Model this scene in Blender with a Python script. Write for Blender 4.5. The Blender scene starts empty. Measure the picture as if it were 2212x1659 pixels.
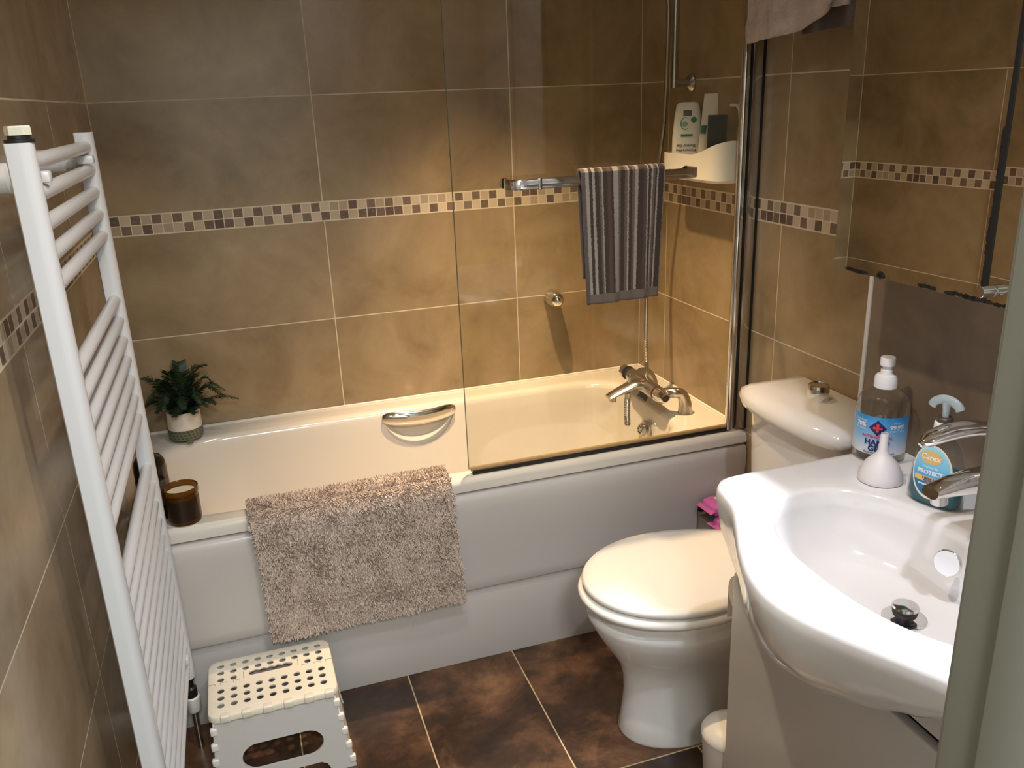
import bpy, bmesh, math, random
from mathutils import Vector, Matrix, noise
from math import sin, cos, pi, radians, sqrt, atan2
random.seed(7)
sc = bpy.context.scene
COL = sc.collection

# ------------------------------------------------------------ camera
F_PX, W_PX = 1823.0, 2212.0
yaw, pitch, roll = -0.3079, -0.3261, -0.04
fwd = Vector((-sin(yaw)*cos(pitch), cos(yaw)*cos(pitch), sin(pitch)))
rt = Vector((cos(yaw), sin(yaw), 0)); up = rt.cross(fwd)
r2 = rt*cos(roll) + up*sin(roll); u2 = up*cos(roll) - rt*sin(roll)
cam = bpy.data.objects.new('camera', bpy.data.cameras.new('camera')); COL.objects.link(cam)
m = Matrix((r2, u2, -fwd)).transposed().to_4x4(); m.translation = Vector((0.3421, -2.7057, 1.5416))
cam.matrix_world = m
cam.data.sensor_width = 36; cam.data.lens = F_PX/W_PX*36; cam.data.clip_start = 0.02
sc.camera = cam

# ------------------------------------------------------------ world, lights, exposure
sc.view_settings.view_transform = 'Standard'; sc.view_settings.look = 'None'
sc.view_settings.gamma = 1; sc.view_settings.use_curve_mapping = False
sc.view_settings.exposure = 1.16
w = bpy.data.worlds.new('world'); sc.world = w; w.use_nodes = True
w.node_tree.nodes['Background'].inputs[0].default_value = (0.72, 0.78, 0.74, 1)
w.node_tree.nodes['Background'].inputs[1].default_value = 0.25

CEIL = 2.32
DOWN = [ # x, y, colour, watts, cone degrees, blend, aim point, size
    (1.03, -0.52, (1.0, 0.71, 0.42), 118, 66, 1.0, (1.18, -0.50, 0.0), 0.022),
    (0.60, -1.58, (1.0, 0.85, 0.68), 15, 120, 0.8, (0.7, -1.3, 0), 0.022),
    (0.90, -2.16, (0.84, 0.88, 1.0), 19, 120, 0.8, (0.8, -1.5, 0), 0.022),
    (1.455, -1.84, (0.84, 0.87, 1.0), 75, 46, 0.5, (1.12, -1.86, 0.865), 0.012),  # added lamp, stands in for light the mirror doors throw on the basin rim
]
for x, y, c, wt, cone, bl, aim, sz in DOWN:
    l = bpy.data.lights.new('downlight_lamp', 'SPOT'); l.energy = wt; l.color = c
    l.spot_size = radians(cone); l.spot_blend = bl; l.shadow_soft_size = sz
    o = bpy.data.objects.new('downlight_lamp', l); COL.objects.link(o)
    o.location = (x, y, CEIL-0.012)
    o.rotation_euler = (Vector(aim)-o.location).to_track_quat('-Z', 'Y').to_euler()
# hall ceiling lamp behind the doorway
l = bpy.data.lights.new('hall_lamp', 'AREA'); l.energy = 22; l.size = 0.35; l.color = (0.93, 0.98, 0.97)
o = bpy.data.objects.new('hall_lamp', l); COL.objects.link(o); o.location = (0.45, -3.35, 2.28)

# ------------------------------------------------------------ materials
def new_mat(name):
    mt = bpy.data.materials.new(name); mt.use_nodes = True
    return mt, mt.node_tree, mt.node_tree.nodes['Principled BSDF']
def M(name, col, rough=0.5, metal=0.0, trans=0.0, ior=1.45, sheen=0.0, var=0.0, vscale=30, bump=0.0, bscale=200, coat=0.0, spec=None):
    mt, nt, b = new_mat(name)
    b.inputs['Base Color'].default_value = (*col, 1); b.inputs['Roughness'].default_value = rough
    b.inputs['Metallic'].default_value = metal; b.inputs['Transmission Weight'].default_value = trans
    b.inputs['IOR'].default_value = ior; b.inputs['Coat Weight'].default_value = coat
    b.inputs['Coat Roughness'].default_value = 0.05
    if sheen: b.inputs['Sheen Weight'].default_value = sheen
    if spec is not None: b.inputs['Specular IOR Level'].default_value = spec
    if var or bump:
        tc = nt.nodes.new('ShaderNodeTexCoord'); nz = nt.nodes.new('ShaderNodeTexNoise')
        nt.links.new(tc.outputs['Object'], nz.inputs['Vector']); nz.inputs['Scale'].default_value = vscale
        nz.inputs['Detail'].default_value = 5
        if var:
            cr = nt.nodes.new('ShaderNodeValToRGB')
            cr.color_ramp.elements[0].position = 0.3; cr.color_ramp.elements[1].position = 0.7
            cr.color_ramp.elements[0].color = (*[c*(1-var) for c in col], 1)
            cr.color_ramp.elements[1].color = (*[min(1, c*(1+var)) for c in col], 1)
            nt.links.new(nz.outputs['Fac'], cr.inputs[0]); nt.links.new(cr.outputs[0], b.inputs['Base Color'])
        if bump:
            n2 = nt.nodes.new('ShaderNodeTexNoise'); n2.inputs['Scale'].default_value = bscale
            nt.links.new(tc.outputs['Object'], n2.inputs['Vector'])
            bp = nt.nodes.new('ShaderNodeBump'); bp.inputs['Strength'].default_value = bump; bp.inputs['Distance'].default_value = 0.002
            nt.links.new(n2.outputs['Fac'], bp.inputs['Height']); nt.links.new(bp.outputs[0], b.inputs['Normal'])
    return mt

class NT:
    """tiny helper for maths in node trees"""
    def __init__(s, nt): s.nt = nt
    def m(s, op, a, b=0.0, c=None):
        n = s.nt.nodes.new('ShaderNodeMath'); n.operation = op
        for i, v in enumerate((a, b) if c is None else (a, b, c)):
            if isinstance(v, (int, float)): n.inputs[i].default_value = v
            else: s.nt.links.new(v, n.inputs[i])
        return n.outputs[0]
    def mix(s, f, a, b):
        n = s.nt.nodes.new('ShaderNodeMix'); n.data_type = 'RGBA'
        for i, v in ((0, f), (6, a), (7, b)):
            if isinstance(v, tuple): n.inputs[i].default_value = (*v, 1)
            elif isinstance(v, (int, float)): n.inputs[i].default_value = v
            else: s.nt.links.new(v, n.inputs[i])
        return n.outputs[2]
    def noise(s, vec, scale, detail=4, rough=0.55, dist=0.0):
        n = s.nt.nodes.new('ShaderNodeTexNoise'); s.nt.links.new(vec, n.inputs['Vector'])
        n.inputs['Scale'].default_value = scale; n.inputs['Detail'].default_value = detail
        n.inputs['Roughness'].default_value = rough; n.inputs['Distortion'].default_value = dist
        return n.outputs['Fac']
    def ramp(s, f, *els):
        n = s.nt.nodes.new('ShaderNodeValToRGB'); e = n.color_ramp.elements
        e[0].position, e[0].color = els[0][0], (*els[0][1], 1)
        e[1].position, e[1].color = els[-1][0], (*els[-1][1], 1)
        for p_, c_ in els[1:-1]:
            k = e.new(p_); k.color = (*c_, 1)
        s.nt.links.new(f, n.inputs[0]); return n.outputs[0]

def grid_line(N, coord, pitch, off, width):
    """1 inside a grout line"""
    a = N.m('SUBTRACT', coord, off - pitch/2)
    a = N.m('DIVIDE', a, pitch); a = N.m('FRACT', N.m('ADD', a, 100.0)); a = N.m('SUBTRACT', a, 0.5)
    a = N.m('MULTIPLY', N.m('ABSOLUTE', a), pitch)
    return N.m('LESS_THAN', a, width/2)

def wall_tiles(name, axis, sign, off, band=True, lower=True, pitch=0.622):
    mt, nt, b = new_mat(name); N = NT(nt)
    tc = nt.nodes.new('ShaderNodeTexCoord'); sx = nt.nodes.new('ShaderNodeSeparateXYZ')
    nt.links.new(tc.outputs['Object'], sx.inputs[0])
    u = N.m('MULTIPLY', sx.outputs[axis], sign); z = sx.outputs[2]
    P = tc.outputs['Object']
    ZT, ZB = 1.2611, 1.2025
    above = N.m('GREATER_THAN', z, (ZT+ZB)/2)
    zr = N.m('SUBTRACT', z, N.m('ADD', N.m('MULTIPLY', above, ZT-ZB), ZB))
    gz = grid_line(N, zr, 0.3125, 0.0, 0.0034)
    gu = grid_line(N, u, pitch, off, 0.0032)
    if axis == 1 and abs(off-0.611) < 1e-6: gu = N.m('MULTIPLY', gu, N.m('LESS_THAN', z, 1.572))
    inband = N.m('MULTIPLY', N.m('GREATER_THAN', z, ZB), N.m('LESS_THAN', z, ZT))
    # tile colour with clouds, different in every tile
    tid = N.m('FLOOR', N.m('DIVIDE', N.m('SUBTRACT', u, off-50*pitch), pitch)); tz = N.m('FLOOR', N.m('DIVIDE', zr, 0.3125))
    seed = N.m('ADD', N.m('MULTIPLY', tid, 3.7), N.m('MULTIPLY', tz, 9.1))
    cmb = nt.nodes.new('ShaderNodeCombineXYZ'); nt.links.new(N.m('MULTIPLY', u, 1.0), cmb.inputs[0]); nt.links.new(z, cmb.inputs[1]); nt.links.new(seed, cmb.inputs[2])
    c1 = N.noise(cmb.outputs[0], 3.2, 6, 0.6, 0.6); c2 = N.noise(cmb.outputs[0], 26, 4, 0.6)
    cl = N.m('ADD', N.m('MULTIPLY', c1, 0.85), N.m('MULTIPLY', c2, 0.15))
    tile = N.ramp(cl, (0.30, (0.205, 0.142, 0.074)), (0.5, (0.305, 0.220, 0.122)), (0.72, (0.41, 0.305, 0.180)))
    grout = N.m('MAXIMUM', gz, gu)
    col = N.mix(grout, tile, (0.62, 0.54, 0.40))
    if band:
        pt = 0.0287; ph = (ZT-ZB-0.002)/2
        iu = N.m('FLOOR', N.m('ADD', N.m('DIVIDE', u, pt), 200.0)); iz = N.m('FLOOR', N.m('DIVIDE', N.m('SUBTRACT', z, ZB+0.001), ph))
        cc = nt.nodes.new('ShaderNodeCombineXYZ'); nt.links.new(iu, cc.inputs[0]); nt.links.new(iz, cc.inputs[1])
        wn = nt.nodes.new('ShaderNodeTexWhiteNoise'); nt.links.new(cc.outputs[0], wn.inputs['Vector'])
        par = N.m('MODULO', N.m('ADD', iu, iz), 2.0)
        rnd = wn.outputs['Value']
        dark = N.m('GREATER_THAN', N.m('ADD', N.m('MULTIPLY', par, 0.72), N.m('MULTIPLY', rnd, 0.46)), 0.775)
        dark = N.m('MAXIMUM', dark, N.m('LESS_THAN', N.m('ADD', N.m('MULTIPLY', par, 5.0), rnd), 0.07))
        sv = N.noise(P, 160, 3, 0.7)
        dcol = N.mix(rnd, (0.10, 0.062, 0.042), (0.19, 0.13, 0.088))
        lcol = N.mix(rnd, (0.38, 0.29, 0.20), (0.60, 0.49, 0.35))
        mc = N.mix(dark, lcol, dcol); mc = N.mix(N.m('MULTIPLY', N.m('GREATER_THAN', sv, 0.62), 0.45), mc, (0.5, 0.42, 0.32))
        g1 = grid_line(N, u, pt, 0.0, 0.0030); g2 = grid_line(N, N.m('SUBTRACT', z, ZB+0.001), ph, 0.0, 0.0030)
        mg = N.m('MAXIMUM', g1, g2); mc = N.mix(mg, mc, (0.66, 0.57, 0.42))
        col = N.mix(inband, col, mc)
        grout = N.m('MAXIMUM', N.m('MULTIPLY', grout, N.m('SUBTRACT', 1.0, inband)), N.m('MULTIPLY', mg, inband))
        rg = N.m('ADD', N.m('MULTIPLY', N.m('MAXIMUM', grout, inband), 0.4), 0.22)
    else:
        rg = N.m('ADD', N.m('MULTIPLY', grout, 0.4), 0.22)
    nt.links.new(col, b.inputs['Base Color']); nt.links.new(rg, b.inputs['Roughness'])
    bp = nt.nodes.new('ShaderNodeBump'); bp.inputs['Strength'].default_value = 0.5; bp.inputs['Distance'].default_value = 0.0015
    nt.links.new(N.m('MULTIPLY', grout, -1.0), bp.inputs['Height']); nt.links.new(bp.outputs[0], b.inputs['Normal'])
    return mt

def floor_mat():
    mt, nt, b = new_mat('floor_tiles'); N = NT(nt)
    tc = nt.nodes.new('ShaderNodeTexCoord'); sx = nt.nodes.new('ShaderNodeSeparateXYZ'); nt.links.new(tc.outputs['Object'], sx.inputs[0])
    x, y = sx.outputs[0], sx.outputs[1]
    g = N.m('MAXIMUM', grid_line(N, x, 0.3115, 0.638, 0.0036), grid_line(N, y, 0.62, -1.220, 0.0036))
    tid = N.m('FLOOR', N.m('DIVIDE', N.m('SUBTRACT', x, 0.638), 0.3115)); ty = N.m('FLOOR', N.m('DIVIDE', N.m('ADD', y, 1.22), 0.62))
    cmb = nt.nodes.new('ShaderNodeCombineXYZ'); nt.links.new(x, cmb.inputs[0]); nt.links.new(y, cmb.inputs[1])
    nt.links.new(N.m('ADD', N.m('MULTIPLY', tid, 3.3), N.m('MULTIPLY', ty, 7.9)), cmb.inputs[2])
    c1 = N.noise(cmb.outputs[0], 4.6, 8, 0.66, 0.3); c2 = N.noise(cmb.outputs[0], 45, 4, 0.6)
    cl = N.m('ADD', N.m('MULTIPLY', c1, 0.86), N.m('MULTIPLY', c2, 0.14))
    tile = N.ramp(cl, (0.34, (0.020, 0.011, 0.007)), (0.46, (0.046, 0.024, 0.014)), (0.57, (0.130, 0.062, 0.030)), (0.70, (0.25, 0.135, 0.068)))
    nt.links.new(N.mix(g, tile, (0.52, 0.40, 0.24)), b.inputs['Base Color'])
    nt.links.new(N.m('ADD', N.m('MULTIPLY', g, 0.4), 0.3), b.inputs['Roughness'])
    return mt

CER = M('white_ceramic', (0.82, 0.80, 0.78), 0.10, coat=0.5)
ACR = M('white_acrylic', (0.66, 0.615, 0.545), 0.13, coat=0.3)
PANEL = M('white_panel', (0.56, 0.525, 0.495), 0.22)
CHROME = M('chrome', (0.78, 0.77, 0.75), 0.07, 1.0)
DCHROME = M('dull_chrome', (0.52, 0.50, 0.47), 0.22, 1.0)
ALU = M('polished_aluminium', (0.62, 0.61, 0.60), 0.16, 1.0)
RADW = M('white_radiator_enamel', (0.64, 0.645, 0.66), 0.25)
WHITEP = M('white_plastic', (0.82, 0.79, 0.74), 0.38)
WHITEP2 = M('cream_plastic', (0.80, 0.74, 0.62), 0.35)
BLACK = M('black_rubber', (0.012, 0.011, 0.010), 0.45)
PAINT = M('white_paint', (0.80, 0.80, 0.78), 0.7)
GREENW = M('door_frame_paint', (0.24, 0.238, 0.20), 0.45)
GLOSSW = M('gloss_white_board', (0.66, 0.64, 0.61), 0.16)
FLOORM = floor_mat()

# ------------------------------------------------------------ mesh helpers
def wloc(o):
    v = Vector(o.location)
    while o.parent: o = o.parent; v += Vector(o.location)
    return v
def obj(name, bm, mt, parent=None, at=None, smooth=True, ang=35, **props):
    """link a bmesh made in world coordinates as one object"""
    bmesh.ops.recalc_face_normals(bm, faces=bm.faces[:])
    off = wloc(parent) if parent else Vector(at or (0, 0, 0))
    bmesh.ops.translate(bm, verts=bm.verts[:], vec=-off)
    me = bpy.data.meshes.new(name)
    if smooth:
        for f in bm.faces: f.smooth = True
        for e in bm.edges:
            if len(e.link_faces) == 2 and e.calc_face_angle(0) > radians(ang): e.smooth = False
    bm.to_mesh(me); bm.free()
    for x in (mt if isinstance(mt, (list, tuple)) else [mt]): me.materials.append(x)
    o = bpy.data.objects.new(name, me); COL.objects.link(o)
    if parent: o.parent = parent
    else: o.location = off
    for k, v in props.items(): o[k] = v
    return o
def thing(name, label, cat, loc, group=None):
    o = bpy.data.objects.new(name, None); COL.objects.link(o); o.location = loc
    o.empty_display_size = 0.05
    o['label'] = label; o['category'] = cat
    if group: o['group'] = group
    return o
def tag(o, label, cat, group=None):
    o['label'] = label; o['category'] = cat
    if group: o['group'] = group
    return o
def BM(): return bmesh.new()
def box(bm, x0, x1, y0, y1, z0, z1, bev=0.0, seg=2, rz=0.0, rc=None):
    r = bmesh.ops.create_cube(bm, size=1); vs = r['verts']
    for v in vs: v.co = Vector(((x0+x1)/2+v.co.x*(x1-x0), (y0+y1)/2+v.co.y*(y1-y0), (z0+z1)/2+v.co.z*(z1-z0)))
    if bev:
        es = list({e for v in vs for e in v.link_edges})
        r = bmesh.ops.bevel(bm, geom=es, offset=bev, segments=seg, affect='EDGES', profile=0.5)
        vs = list({v for f in r['faces'] for v in f.verts} | {v for v in vs if v.is_valid})
    if rz:
        c = Vector(rc or ((x0+x1)/2, (y0+y1)/2, 0))
        bmesh.ops.rotate(bm, verts=vs, cent=c, matrix=Matrix.Rotation(rz, 3, 'Z'))
    return vs
def loft(bm, rings, cap0=True, cap1=True, closed=True):
    rv = [[bm.verts.new(p) for p in r] for r in rings]; n = len(rings[0])
    for a, b in zip(rv, rv[1:]):
        for i in range(n if closed else n-1):
            j = (i+1) % n
            bm.faces.new((a[i], a[j], b[j], b[i]))
    if cap0: bm.faces.new(rv[0][::-1])
    if cap1: bm.faces.new(rv[-1])
    return rv
def circ(c, r, n=32, ax=(0, 0, 1), ry=None, ph=0.0):
    ax = Vector(ax).normalized(); h = Vector((1, 0, 0)) if abs(ax.x) < 0.9 else Vector((0, 1, 0))
    b = ax.cross(h).normalized(); a = b.cross(ax)
    return [Vector(c)+a*r*cos(2*pi*i/n+ph)+b*(ry or r)*sin(2*pi*i/n+ph) for i in range(n)]
def lathe(bm, c, prof, n=40, ax=(0, 0, 1), cap0=True, cap1=True):
    c = Vector(c); a = Vector(ax).normalized()
    return loft(bm, [circ(c+a*h, max(r, 1e-5), n, ax) for r, h in prof], cap0, cap1)
def tube(bm, pts, r, n=12, caps=True, ry=None, upv=None):
    pts = [Vector(p) for p in pts]; rings = []
    t0 = (pts[1]-pts[0]).normalized(); nrm = Vector(upv) if upv else (Vector((0, 0, 1)) if abs(t0.z) < 0.9 else Vector((1, 0, 0)))
    for i, p_ in enumerate(pts):
        t = ((pts[min(i+1, len(pts)-1)]-pts[max(i-1, 0)])).normalized()
        nrm = (nrm-t*nrm.dot(t)).normalized(); b = t.cross(nrm)
        rr = r[i] if isinstance(r, (list, tuple)) else r
        r2_ = (ry[i] if isinstance(ry, (list, tuple)) else ry) if ry else rr
        rings.append([p_+nrm*rr*cos(2*pi*k/n)+b*r2_*sin(2*pi*k/n) for k in range(n)])
    loft(bm, rings, caps, caps)
def spline(pts, n=8, closed=False):
    P = [Vector(p) for p in pts]; L = len(P); out = []
    rng = range(L) if closed else range(L-1)
    for i in rng:
        if closed: a, b, c, d = P[(i-1) % L], P[i], P[(i+1) % L], P[(i+2) % L]
        else: a, b, c, d = P[max(i-1, 0)], P[i], P[i+1], P[min(i+2, L-1)]
        for k in range(n):
            t = k/n
            out.append(0.5*((2*b)+(c-a)*t+(2*a-5*b+4*c-d)*t*t+(3*b-a-3*c+d)*t**3))
    if not closed: out.append(P[-1])
    return out
def sdf_rr(x0, x1, y0, y1, r):
    cx, cy, hx, hy = (x0+x1)/2, (y0+y1)/2, (x1-x0)/2, (y1-y0)/2
    def f(x, y):
        rr = r if not isinstance(r, tuple) else r[(0 if x < cx else 1)+(0 if y < cy else 2)]
        rr = min(rr, hx, hy)
        qx, qy = abs(x-cx)-hx+rr, abs(y-cy)-hy+rr
        return sqrt(max(qx, 0)**2+max(qy, 0)**2)+min(max(qx, qy), 0)-rr
    return f
def ray_contour(f, c, angs, z, rmax=3.0):
    out = []
    for a in angs:
        lo, hi = 0.0, rmax
        for _ in range(34):
            md = (lo+hi)/2
            if f(c[0]+md*cos(a), c[1]+md*sin(a)) < 0: lo = md
            else: hi = md
        out.append(Vector((c[0]+lo*cos(a), c[1]+lo*sin(a), z)))
    return out
def boolean(o, cutter_bm, op='DIFFERENCE'):
    """subtract and bake the result"""
    me = bpy.data.meshes.new('tmp'); bmesh.ops.recalc_face_normals(cutter_bm, faces=cutter_bm.faces[:])
    bmesh.ops.translate(cutter_bm, verts=cutter_bm.verts[:], vec=-wloc(o)); cutter_bm.to_mesh(me); cutter_bm.free()
    c = bpy.data.objects.new('tmp', me); COL.objects.link(c); c.location = wloc(o)
    md = o.modifiers.new('b', 'BOOLEAN'); md.object = c; md.operation = op; md.solver = 'EXACT'
    bpy.context.view_layer.update(); dg = bpy.context.evaluated_depsgraph_get()
    n = bpy.data.meshes.new_from_object(o.evaluated_get(dg)); o.modifiers.clear()
    old = o.data; o.data = n; n.name = old.name
    bm = bmesh.new(); bm.from_mesh(n)
    for e in bm.edges: e.smooth = not (len(e.link_faces) == 2 and e.calc_face_angle(0) > radians(35))
    for f in bm.faces: f.smooth = True
    bm.to_mesh(n); bm.free()
    bpy.data.objects.remove(c); bpy.data.meshes.remove(me)
_tc = {}
def text_bm(bm, body, size, fn, bold=0.0, align='CENTER', sub=0.0):
    """flat text turned into mesh faces; fn maps (u,v) to a point"""
    cu = bpy.data.curves.new('t', 'FONT'); cu.body = body; cu.size = size; cu.align_x = align; cu.offset = bold; cu.resolution_u = 3
    o = bpy.data.objects.new('t', cu); COL.objects.link(o); bpy.context.view_layer.update()
    me = bpy.data.meshes.new_from_object(o.evaluated_get(bpy.context.evaluated_depsgraph_get()))
    vs = [bm.verts.new(fn(v.co.x, v.co.y)) for v in me.vertices]
    for p_ in me.polygons:
        try: bm.faces.new([vs[i] for i in p_.vertices])
        except ValueError: pass
    bpy.data.objects.remove(o); bpy.data.curves.remove(cu); bpy.data.meshes.remove(me)
def patch(bm, fn, u0, u1, v0, v1, nu=16, nv=8):
    g = [[bm.verts.new(fn(u0+(u1-u0)*i/nu, v0+(v1-v0)*j/nv)) for i in range(nu+1)] for j in range(nv+1)]
    for j in range(nv):
        for i in range(nu): bm.faces.new((g[j][i], g[j][i+1], g[j+1][i+1], g[j+1][i]))
def disc(bm, fn, u, v, r, n=24, rv=None, a0=0, a1=2*pi):
    vs = [bm.verts.new(fn(u+r*cos(a0+(a1-a0)*i/n), v+(rv or r)*sin(a0+(a1-a0)*i/n))) for i in range(n)]
    bm.faces.new(vs)
def poly(bm, fn, pts): bm.faces.new([bm.verts.new(fn(a, b)) for a, b in pts])

# ------------------------------------------------------------ the room
XR = 1.70; XB = 1.515; YBOX = -1.372; YF = -2.28; T = 0.08
def slab(name, mt, x0, x1, y0, y1, z0, z1):
    bm = BM(); box(bm, x0, x1, y0, y1, z0, z1); return obj(name, bm, mt, smooth=False, kind='structure')
slab('wall_back', wall_tiles('tiles_back', 0, 1.0, 0.6115), -T, XR+T, 0, T, 0, CEIL)
slab('wall_left', wall_tiles('tiles_left', 1, -1.0, 0.611), -T, 0, YF, 0, 0, CEIL)
slab('wall_right', wall_tiles('tiles_right', 1, -1.0, 0.192), XR, XR+T, YF, 0, 0, CEIL)
slab('wall_basin', wall_tiles('tiles_basin', 1, -1.0, 2.6, band=False), XB, XR, YF, YBOX, 0, CEIL)
# the boxing behind the basin uses one tall plain tile below the mirror cabinet
bb = bpy.data.materials['tiles_basin']; ntb = bb.node_tree; prb = ntb.nodes['Principled BSDF']
for lk in list(prb.inputs['Base Color'].links)+list(prb.inputs['Normal'].links)+list(prb.inputs['Roughness'].links): ntb.links.remove(lk)
Nb = NT(ntb); tcb = ntb.nodes.new('ShaderNodeTexCoord')
cb = Nb.noise(tcb.outputs['Object'], 3.5, 6, 0.6, 0.4)
ntb.links.new(Nb.ramp(cb, (0.3, (0.155, 0.112, 0.078)), (0.72, (0.255, 0.195, 0.142))), prb.inputs['Base Color']); prb.inputs['Roughness'].default_value = 0.24
slab('floor', FLOORM, -T, XR+T, -2.6, T, -0.05, 0)
slab('ceiling', PAINT, -T, XR+T, -2.45, T, CEIL, CEIL+0.05)
DX0, DX1, DZ = 0.02, 0.849, 2.02
bm = BM(); box(bm, DX1, XR, YF-0.1, YF, 0, CEIL); box(bm, -T, DX1, YF-0.1, YF, DZ, CEIL)
obj('wall_front', bm, PAINT, smooth=False, kind='structure')
# door lining with its stop bead
bm = BM()
box(bm, DX1-0.014, DX1+0.012, YF-0.115, YF+0.004, 0, DZ+0.014, 0.002)
box(bm, DX1-0.021, DX1-0.014, YF-0.09, YF-0.035, 0, DZ, 0.002)
box(bm, DX1-0.005, DX1+0.06, YF+0.0005, YF+0.014, 0, DZ+0.06, 0.003)
obj('trim_1', bm, GREENW, kind='structure')
# white corner strip of the boxing
bm = BM(); box(bm, XB-0.003, XB+0.006, YBOX-0.007, YBOX+0.003, 0, CEIL, 0.0015)
obj('trim_2', bm, M('white_trim', (0.72, 0.70, 0.68), 0.35), kind='structure')
# the hall behind the doorway
bm = BM(); box(bm, -1.2, 2.2, -4.2, -4.1, 0, 2.4); box(bm, -1.25, -1.2, -4.1, -2.38, 0, 2.4); box(bm, 2.2, 2.25, -4.1, -2.38, 0, 2.4)
box(bm, -1.2, -T, -2.42, -2.38, 0, 2.4); box(bm, XR, 2.2, -2.42, -2.38, 0, 2.4)
obj('wall_hall', bm, M('hall_paint', (0.62, 0.63, 0.58), 0.8), smooth=False, kind='structure')
bm = BM(); box(bm, -1.25, 2.25, -4.2, -2.6, -0.05, 0); obj('floor_hall', bm, M('hall_carpet', (0.30, 0.27, 0.23), 0.95), smooth=False, kind='structure')
bm = BM(); box(bm, -1.25, 2.25, -4.2, -2.45, 2.4, 2.45); obj('ceiling_hall', bm, PAINT, smooth=False, kind='structure')
# light grout in the wall corners
GR = M('corner_grout', (0.62, 0.54, 0.40), 0.7)
for x, nm_ in ((0.0, 'trim_4'), (XR, 'trim_5')):
    bm = BM(); box(bm, x-0.0018, x+0.0018, -0.0018, 0.001, 0, CEIL); obj(nm_, bm, GR, smooth=False, kind='structure')
# grey-white silicone along the bath
bm = BM(); tube(bm, [(0.004, -0.004, 0.588), (1.694, -0.004, 0.588)], 0.005, 6); tube(bm, [(1.696, -0.004, 0.588), (1.696, -0.66, 0.588)], 0.005, 6)
obj('trim_3', bm, M('silicone', (0.74, 0.70, 0.62), 0.5), kind='structure')

# ceiling downlights; the last is added in place of light off the mirror
glow = bpy.data.materials.new('lamp_lens'); glow.use_nodes = True
b_ = glow.node_tree.nodes['Principled BSDF']; b_.inputs['Emission Color'].default_value = (1, 0.86, 0.66, 1); b_.inputs['Emission Strength'].default_value = 6
where = ['over the middle of the bath', 'over the open floor by the radiator', 'near the doorway', 'added above the mirror cabinet in place of light reflected off the mirror']
for (x, y, *_), wh in zip(DOWN, where):
    t = thing('ceiling_downlight', 'round recessed ceiling downlight '+wh, 'downlight', (x, y, CEIL), 'recessed ceiling downlights')
    bm = BM(); lathe(bm, (x, y, CEIL), [(0.028, -0.004), (0.042, -0.004), (0.044, -0.0005), (0.028, -0.0005)], 32, cap0=False, cap1=False); obj('bezel', bm, CHROME, t)
    bm = BM(); lathe(bm, (x, y, CEIL), [(0.027, -0.002), (0.027, -0.0005)], 32); obj('lens', bm, glow, t)

# ------------------------------------------------------------ bathtub
TUB_C = (0.85, -0.37)
tub = thing('bathtub', 'white bathtub with front panel along the tiled back wall', 'bathtub', (0.85, -0.36, 0.0))
NA = 160
base_angs = [2*pi*i/NA for i in range(NA)]
for cx_, cy_ in ((0.001, -0.001), (1.699, -0.001), (0.001, -0.713), (1.699, -0.713)):
    a = atan2(cy_-TUB_C[1], cx_-TUB_C[0]) % (2*pi); k = min(range(NA), key=lambda i: abs(base_angs[i]-a)); base_angs[k] = a
def rr(x0, x1, y0, y1, r, z): return ray_contour(sdf_rr(x0, x1, y0, y1, r), TUB_C, base_angs, z)
O = lambda d, z: rr(0.001+d*0.3, 1.699-d*0.3, -0.714+d, -0.001-d*0.3, 0.002, z)
rings = [rr(0.03, 1.66, -0.66, -0.03, 0.05, 0.12), rr(0.012, 1.688, -0.68, -0.012, 0.02, 0.535), O(0.006, 0.546), O(0.0, 0.550), O(0.0, 0.570), O(0.003, 0.580), O(0.010, 0.5865)]
def OP(i, z, rr_=0.0):  # opening contour inset by i
    return rr(0.03+i, 1.552-i, -0.655+i, -0.095-i, (0.17-rr_, 0.15-rr_, 0.16-rr_, 0.15-rr_), z)
rings += [OP(-0.02, 0.5868), OP(-0.008, 0.586), OP(0.0, 0.583), OP(0.006, 0.577), OP(0.010, 0.566)]
for t in (0.12, 0.3, 0.5, 0.7, 0.85, 0.94, 1.0):
    z = 0.566-(0.566-0.185)*t; s = t**1.15; e = 0 if t < 0.85 else (t-0.85)/0.15
    rings.append(rr(0.04+0.22*s+0.03*e, 1.542-0.06*s-0.03*e, -0.645+0.05*s+0.03*e, -0.105-0.05*s-0.03*e, (0.15, 0.13, 0.15, 0.13), z-0.012*e))
rings.append(rr(0.36, 1.42, -0.53, -0.22, 0.1, 0.168))
bm = BM(); loft(bm, rings)
tubo = obj('tub', bm, ACR, tub, ang=50)
# hollow for the grip in the far side
bm = BM(); N1 = 40
prof = []
gx, gz = 0.84, 0.575
for k in range(N1+1):
    a = pi+pi*k/N1; prof.append((gx+0.122*cos(a), gz-0.008+0.118*sin(a)))
prof += [(gx+0.122, gz+0.004), (gx-0.122, gz+0.004)][:0]
front = [Vector((a, -0.16, b)) for a, b in prof]; mid = [Vector((gx+(a-gx)*0.97, -0.098, gz+(b-gz)*0.95)) for a, b in prof]; back = [Vector((gx+(a-gx)*0.8, -0.078, gz-0.01+(b-gz)*0.7)) for a, b in prof]
loft(bm, [front, mid, back]); boolean(tubo, bm)
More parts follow.
